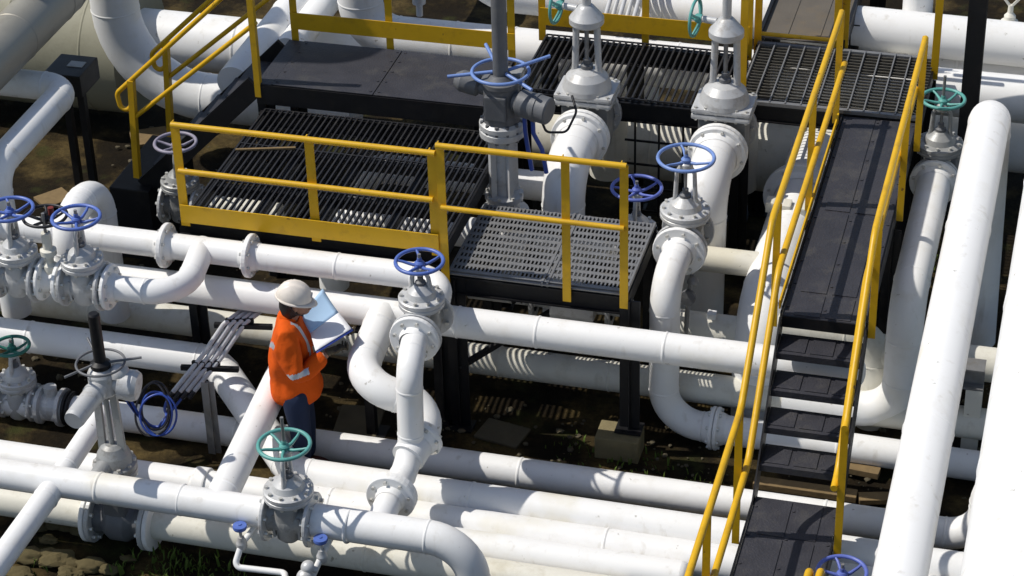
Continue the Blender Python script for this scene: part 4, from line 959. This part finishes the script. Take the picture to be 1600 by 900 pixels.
bv = [(0, 0, .88), (-.01, 0, 1.05), (-.025, 0, 1.24), (-.01, 0, 1.375), (.015, 0, 1.43), (.045, 0, 1.52), (.06, 0, 1.60),
      arm['sR'], arm['eR'], arm['wR'], arm['sL'], arm['eL'], arm['wL'],
      (0, -.095, .83), (.02, -.105, .46), (0, -.11, .09), (0, .095, .83), (.03, .11, .46), (.02, .12, .09)]
be = [(0, 1), (1, 2), (2, 3), (3, 4), (4, 5), (5, 6), (2, 7), (7, 8), (8, 9), (2, 10), (10, 11), (11, 12), (0, 13), (13, 14), (14, 15), (0, 16), (16, 17), (17, 18)]
br = [(.09, .07), (.10, .07), (.12, .08), .06, .05, (.088, .095), (.075, .085), .05, .036, .028, .05, .036, .028, .06, .045, .035, .06, .045, .035]
mb = MB(); add(mb, skin_mesh(bv, be, br, 3), L)
hc = (.062, 0, 1.535)
# face: nose, chin, brow, ears in the same body mesh
def blob(c, rx, ry, rz):
    bm = bmesh.new(); bmesh.ops.create_icosphere(bm, subdivisions=3, radius=1); bm.verts.index_update(); n = len(mb.v)
    for v in bm.verts: mb.v.append(L((c[0]+v.co.x*rx, c[1]+v.co.y*ry, c[2]+v.co.z*rz)))
    for f in bm.faces: mb.quad([n+v.index for v in f.verts], True)
    bm.free()
blob((.06, 0, 1.545), .098, .078, .115); blob((.105, 0, 1.475), .045, .045, .035); blob((.163, 0, 1.525), .02, .014, .026); blob((.145, 0, 1.487), .018, .026, .010); blob((.145, 0, 1.565), .018, .05, .012)
for s in (-1, 1): blob((.055, s*.082, 1.535), .02, .010, .032)
mb.build('body', 'skin', t)
e = MB()
for s in (-1, 1): e.dome(L((.148, s*.03, 1.545)), FW, .011, .008, 10, 4)
e.build('eyes', 'eye', t)
# hair at the back of the head and nape
hb = MB(); bm = bmesh.new(); bmesh.ops.create_icosphere(bm, subdivisions=4, radius=1); bm.verts.index_update()
for v in bm.verts:
    k = 1+.06*noise.noise(v.co*5)
    x, y, z = v.co.x*.093*k, v.co.y*.088*k, v.co.z*.12*k
    hb.v.append(L((.022+x*.95, y, 1.535+z-(.02 if v.co.x < 0 else 0))))
for f in bm.faces: hb.quad([v.index for v in f.verts], True)
bm.free(); hb.build('hair', 'hair', t)
# hard hat: shell with ridges and a peak
hb = MB(); tilt = Matrix.Rotation(math.radians(14), 3, LF)
hcw = L((.045, 0, 1.585)); n, kk = 48, 14
def hat(rx, ry, h, th, ph):
    r = math.cos(ph); x, y, z = rx*r*math.cos(th), ry*r*math.sin(th), h*math.sin(ph)
    ridge = .009*max(0, 1-abs(y)/.016) + .007*(max(0, 1-abs(abs(y)-.042)/.011))
    return hcw + tilt @ (FW*x+LF*y+Z*(z+ridge*min(1, z/.05)))
for j in range(kk+1):
    for i in range(n): hb.v.append(hat(.126, .106, .118, 2*PI*i/n, PI/2*j/kk*.999))
for j in range(kk):
    for i in range(n): l = (i+1) % n; hb.quad([j*n+i, j*n+l, (j+1)*n+l, (j+1)*n+i], True)
b0 = len(hb.v)
for j, (g, dz) in enumerate(((1.0, 0), (1.0, -.012), (1.07, -.018), (1.07, -.013))):
    for i in range(n):
        th = 2*PI*i/n; fx_ = max(0, math.cos(th))**2*.038 if j >= 2 else 0
        hb.v.append(hcw + tilt @ (FW*((.126*g+fx_)*math.cos(th))+LF*(.106*g*math.sin(th))+Z*(dz-(fx_*.35))))
for a, b_ in ((0, 1), (1, 2), (2, 3), (3, 0)):
    for i in range(n): l = (i+1) % n; hb.quad([b0+a*n+i, b0+a*n+l, b0+b_*n+l, b0+b_*n+i], True)
ho = hb.build('hard_hat', 'helmet', t)
MB().box(hcw+tilt @ (FW*.119+Z*.035), .012, .05, .022, (tilt @ FW), LF, (tilt @ Z), .004).build('badge', 'lgrey', ho)
MB().sweep([L((.02, -.10, 1.56)), L((.06, -.088, 1.49)), L((.10, -.03, 1.44)), L((.10, .03, 1.44)), L((.06, .088, 1.49)), L((.02, .10, 1.56))], .005, 6).build('chin_strap', 'blackcable', ho)
# jacket
jv = [(0, 0, .66), (0, 0, .86), (-.01, 0, 1.05), (-.03, 0, 1.24), (-.015, 0, 1.385), (.0, 0, 1.415),
      arm['sR'], arm['eR'], tuple(Vector(arm['eR']).lerp(Vector(arm['wR']), .92)), arm['sL'], arm['eL'], tuple(Vector(arm['eL']).lerp(Vector(arm['wL']), .92))]
je = [(0, 1), (1, 2), (2, 3), (3, 4), (4, 5), (3, 6), (6, 7), (7, 8), (3, 9), (9, 10), (10, 11)]
jr = [(.205, .175), (.205, .172), (.195, .165), (.205, .16), (.10, .09), (.08, .075), .105, .086, .068, .105, .086, .068]
vf = skin_mesh(jv, je, jr, 4)
jb = MB()
def crease(v):
    d = noise.noise(V(v.x*7, v.y*7, v.z*5))*.022 + noise.noise(V(v.x*16, v.y*16, v.z*11+4))*.011
    c = Vector((v.x, v.y, 0)); c = c.normalized() if c.length > 1e-4 else Vector((1, 0, 0)); return Vector((v.x+c.x*d, v.y+c.y*d, v.z))
add(jb, ([crease(v) for v in vf[0]], vf[1]), L)
jo = jb.build('jacket', 'orange', t)
jo.data.materials.append(M['reflect'])
def seg_t(p, a, b):
    a, b = Vector(a), Vector(b); return (p-a).dot(b-a)/(b-a).length_squared, (p-a-(b-a)*max(0, min(1, (p-a).dot(b-a)/(b-a).length_squared))).length
for poly in jo.data.polygons:
    c = Vector((0, 0, 0))
    for i in poly.vertices: c += vf[0][i]
    c /= len(poly.vertices)
    for s_, e_, w_ in ((arm['sR'], arm['eR'], arm['wR']), (arm['sL'], arm['eL'], arm['wL'])):
        tt, dd = seg_t(c, s_, e_)
        if dd < .11 and abs(c.y) > .13 and (.78 < tt < .92) and c.z < 1.33: poly.material_index = 1
    if abs(c.y) < .15 and c.z > 1.02 and c.x > .02 and -.115 < c.y < -.085: poly.material_index = 1
    if abs(c.y) < .16 and c.x < -.02 and 1.155 < c.z+c.y*.6 < 1.205: poly.material_index = 1
    if abs(c.y) < .19 and .99 < c.z < 1.03 and abs(c.y) < .15 and c.x < 0: poly.material_index = 0
col = MB(); add(col, skin_mesh([(-.02, 0, 1.385), (-.005, 0, 1.425), (.005, 0, 1.45)], [(0, 1), (1, 2)], [(.085, .08), (.075, .07), (.068, .066)], 2), L); col.build('collar', 'orange', jo)
# trousers and boots
tv = [(0, 0, .90), (0, 0, .83), (.0, -.095, .76), (.025, -.105, .46), (0, -.11, .10), (.0, .095, .76), (.035, .11, .46), (.02, .12, .10)]
tb = MB(); add(tb, skin_mesh(tv, [(0, 1), (1, 2), (2, 3), (3, 4), (1, 5), (5, 6), (6, 7)], [(.14, .11), (.15, .12), .105, .082, .07, .105, .082, .07], 3), L); tb.build('trousers', 'navy', t)
for s, x in ((-1, 0), (1, .02)):
    bb = MB(); add(bb, skin_mesh([(x-.02, s*.115, .14), (x-.03, s*.115, .055), (x+.09, s*.13, .05), (x+.17, s*.14, .042)], [(0, 1), (1, 2), (2, 3)], [.055, .058, .052, (.045, .04)], 2), L); bb.build('boot', 'boot', t)
# gloves, each with a palm, four fingers and a thumb
def hand(wrist, elbow, side, pd, up):
    w_ = Vector(wrist); pd = Vector(pd).normalized(); up = Vector(up).normalized(); sd_ = pd.cross(up).normalized()*side
    g = MB(); pc = w_+pd*.05
    add(g, skin_mesh([w_-pd*.03, w_, w_+pd*.045, w_+pd*.085], [(0, 1), (1, 2), (2, 3)], [.034, .03, (.042, .02), (.04, .016)], 2), L)
    for k, (off, ln) in enumerate(((.030, .075), (.010, .084), (-.010, .078), (-.030, .062))):
        b0_ = w_+pd*.075+sd_*off
        add(g, skin_mesh([b0_, b0_+pd*ln*.45+up*.004, b0_+pd*ln*.75-up*.022+up*.026*0, b0_+pd*ln*.80+up*.03], [(0, 1), (1, 2), (2, 3)], [.0105, .010, .0095, .008], 2), L)
    tb_ = w_+pd*.03+sd_*.035
    add(g, skin_mesh([tb_-sd_*.012, tb_+sd_*.018+pd*.02+up*.015, tb_+sd_*.012+pd*.055+up*.03], [(0, 1), (1, 2)], [.014, .012, .009], 2), L)
    return g.build('glove', 'glove', t)
hand(arm['wR'], arm['eR'], 1, (.75, .45, .05), (0, 0, 1)); hand(arm['wL'], arm['eL'], -1, (.8, -.35, .05), (0, 0, 1))
# the folder
t2 = thing('open_folder', 'open folder with a white page and a pale blue sheet in the worker hands', 'folder', L((.3, .05, 1.24)))
def sheet(name, corners, th, mt, bend=0.):
    A_, B_, C_, D_ = corners; nrm = (B_-A_).cross(D_-A_).normalized(); nrm = nrm if nrm.z > 0 else -nrm; b = MB(); n = 8
    for k in (0, 1):
        for i in range(n+1):
            for j in range(n+1):
                u, v = i/n, j/n; p = A_.lerp(B_, u).lerp(D_.lerp(C_, u), v)+nrm*(bend*math.sin(PI*v)+th*k); b.v.append(p)
    q = (n+1)**2; ix = lambda i, j, k: k*q+i*(n+1)+j
    for i in range(n):
        for j in range(n):
            b.quad([ix(i, j, 1), ix(i+1, j, 1), ix(i+1, j+1, 1), ix(i, j+1, 1)], True); b.quad([ix(i, j, 0), ix(i, j+1, 0), ix(i+1, j+1, 0), ix(i+1, j, 0)], True)
    for i in range(n):
        for j in (0, n): b.quad([ix(i, j, 0), ix(i+1, j, 0), ix(i+1, j, 1), ix(i, j, 1)]); b.quad([ix(j, i, 0), ix(j, i+1, 0), ix(j, i+1, 1), ix(j, i, 1)])
    return b.build(name, mt, t2)
hA, hB = P(485, 521, 1.22), P(529, 489, 1.24)
oA, oB = P(493, 549, 1.23), P(549, 514, 1.25)
cA, cB = P(470, 492, 1.30), P(504, 451, 1.34)
sheet('white_page', (hA, hB, oB, oA), .004, 'paper', .006)
sheet('blue_card', (hA, hB, cB, cA), .004, 'bpaper', -.006)
dz = V(0, 0, -.009)
sheet('back_cover', (hA+dz, hB+dz, oB+dz+(oB-oA)*.02+V(.012, -.012, 0), oA+dz+V(.012, -.012, 0)), .004, 'cover', .006)
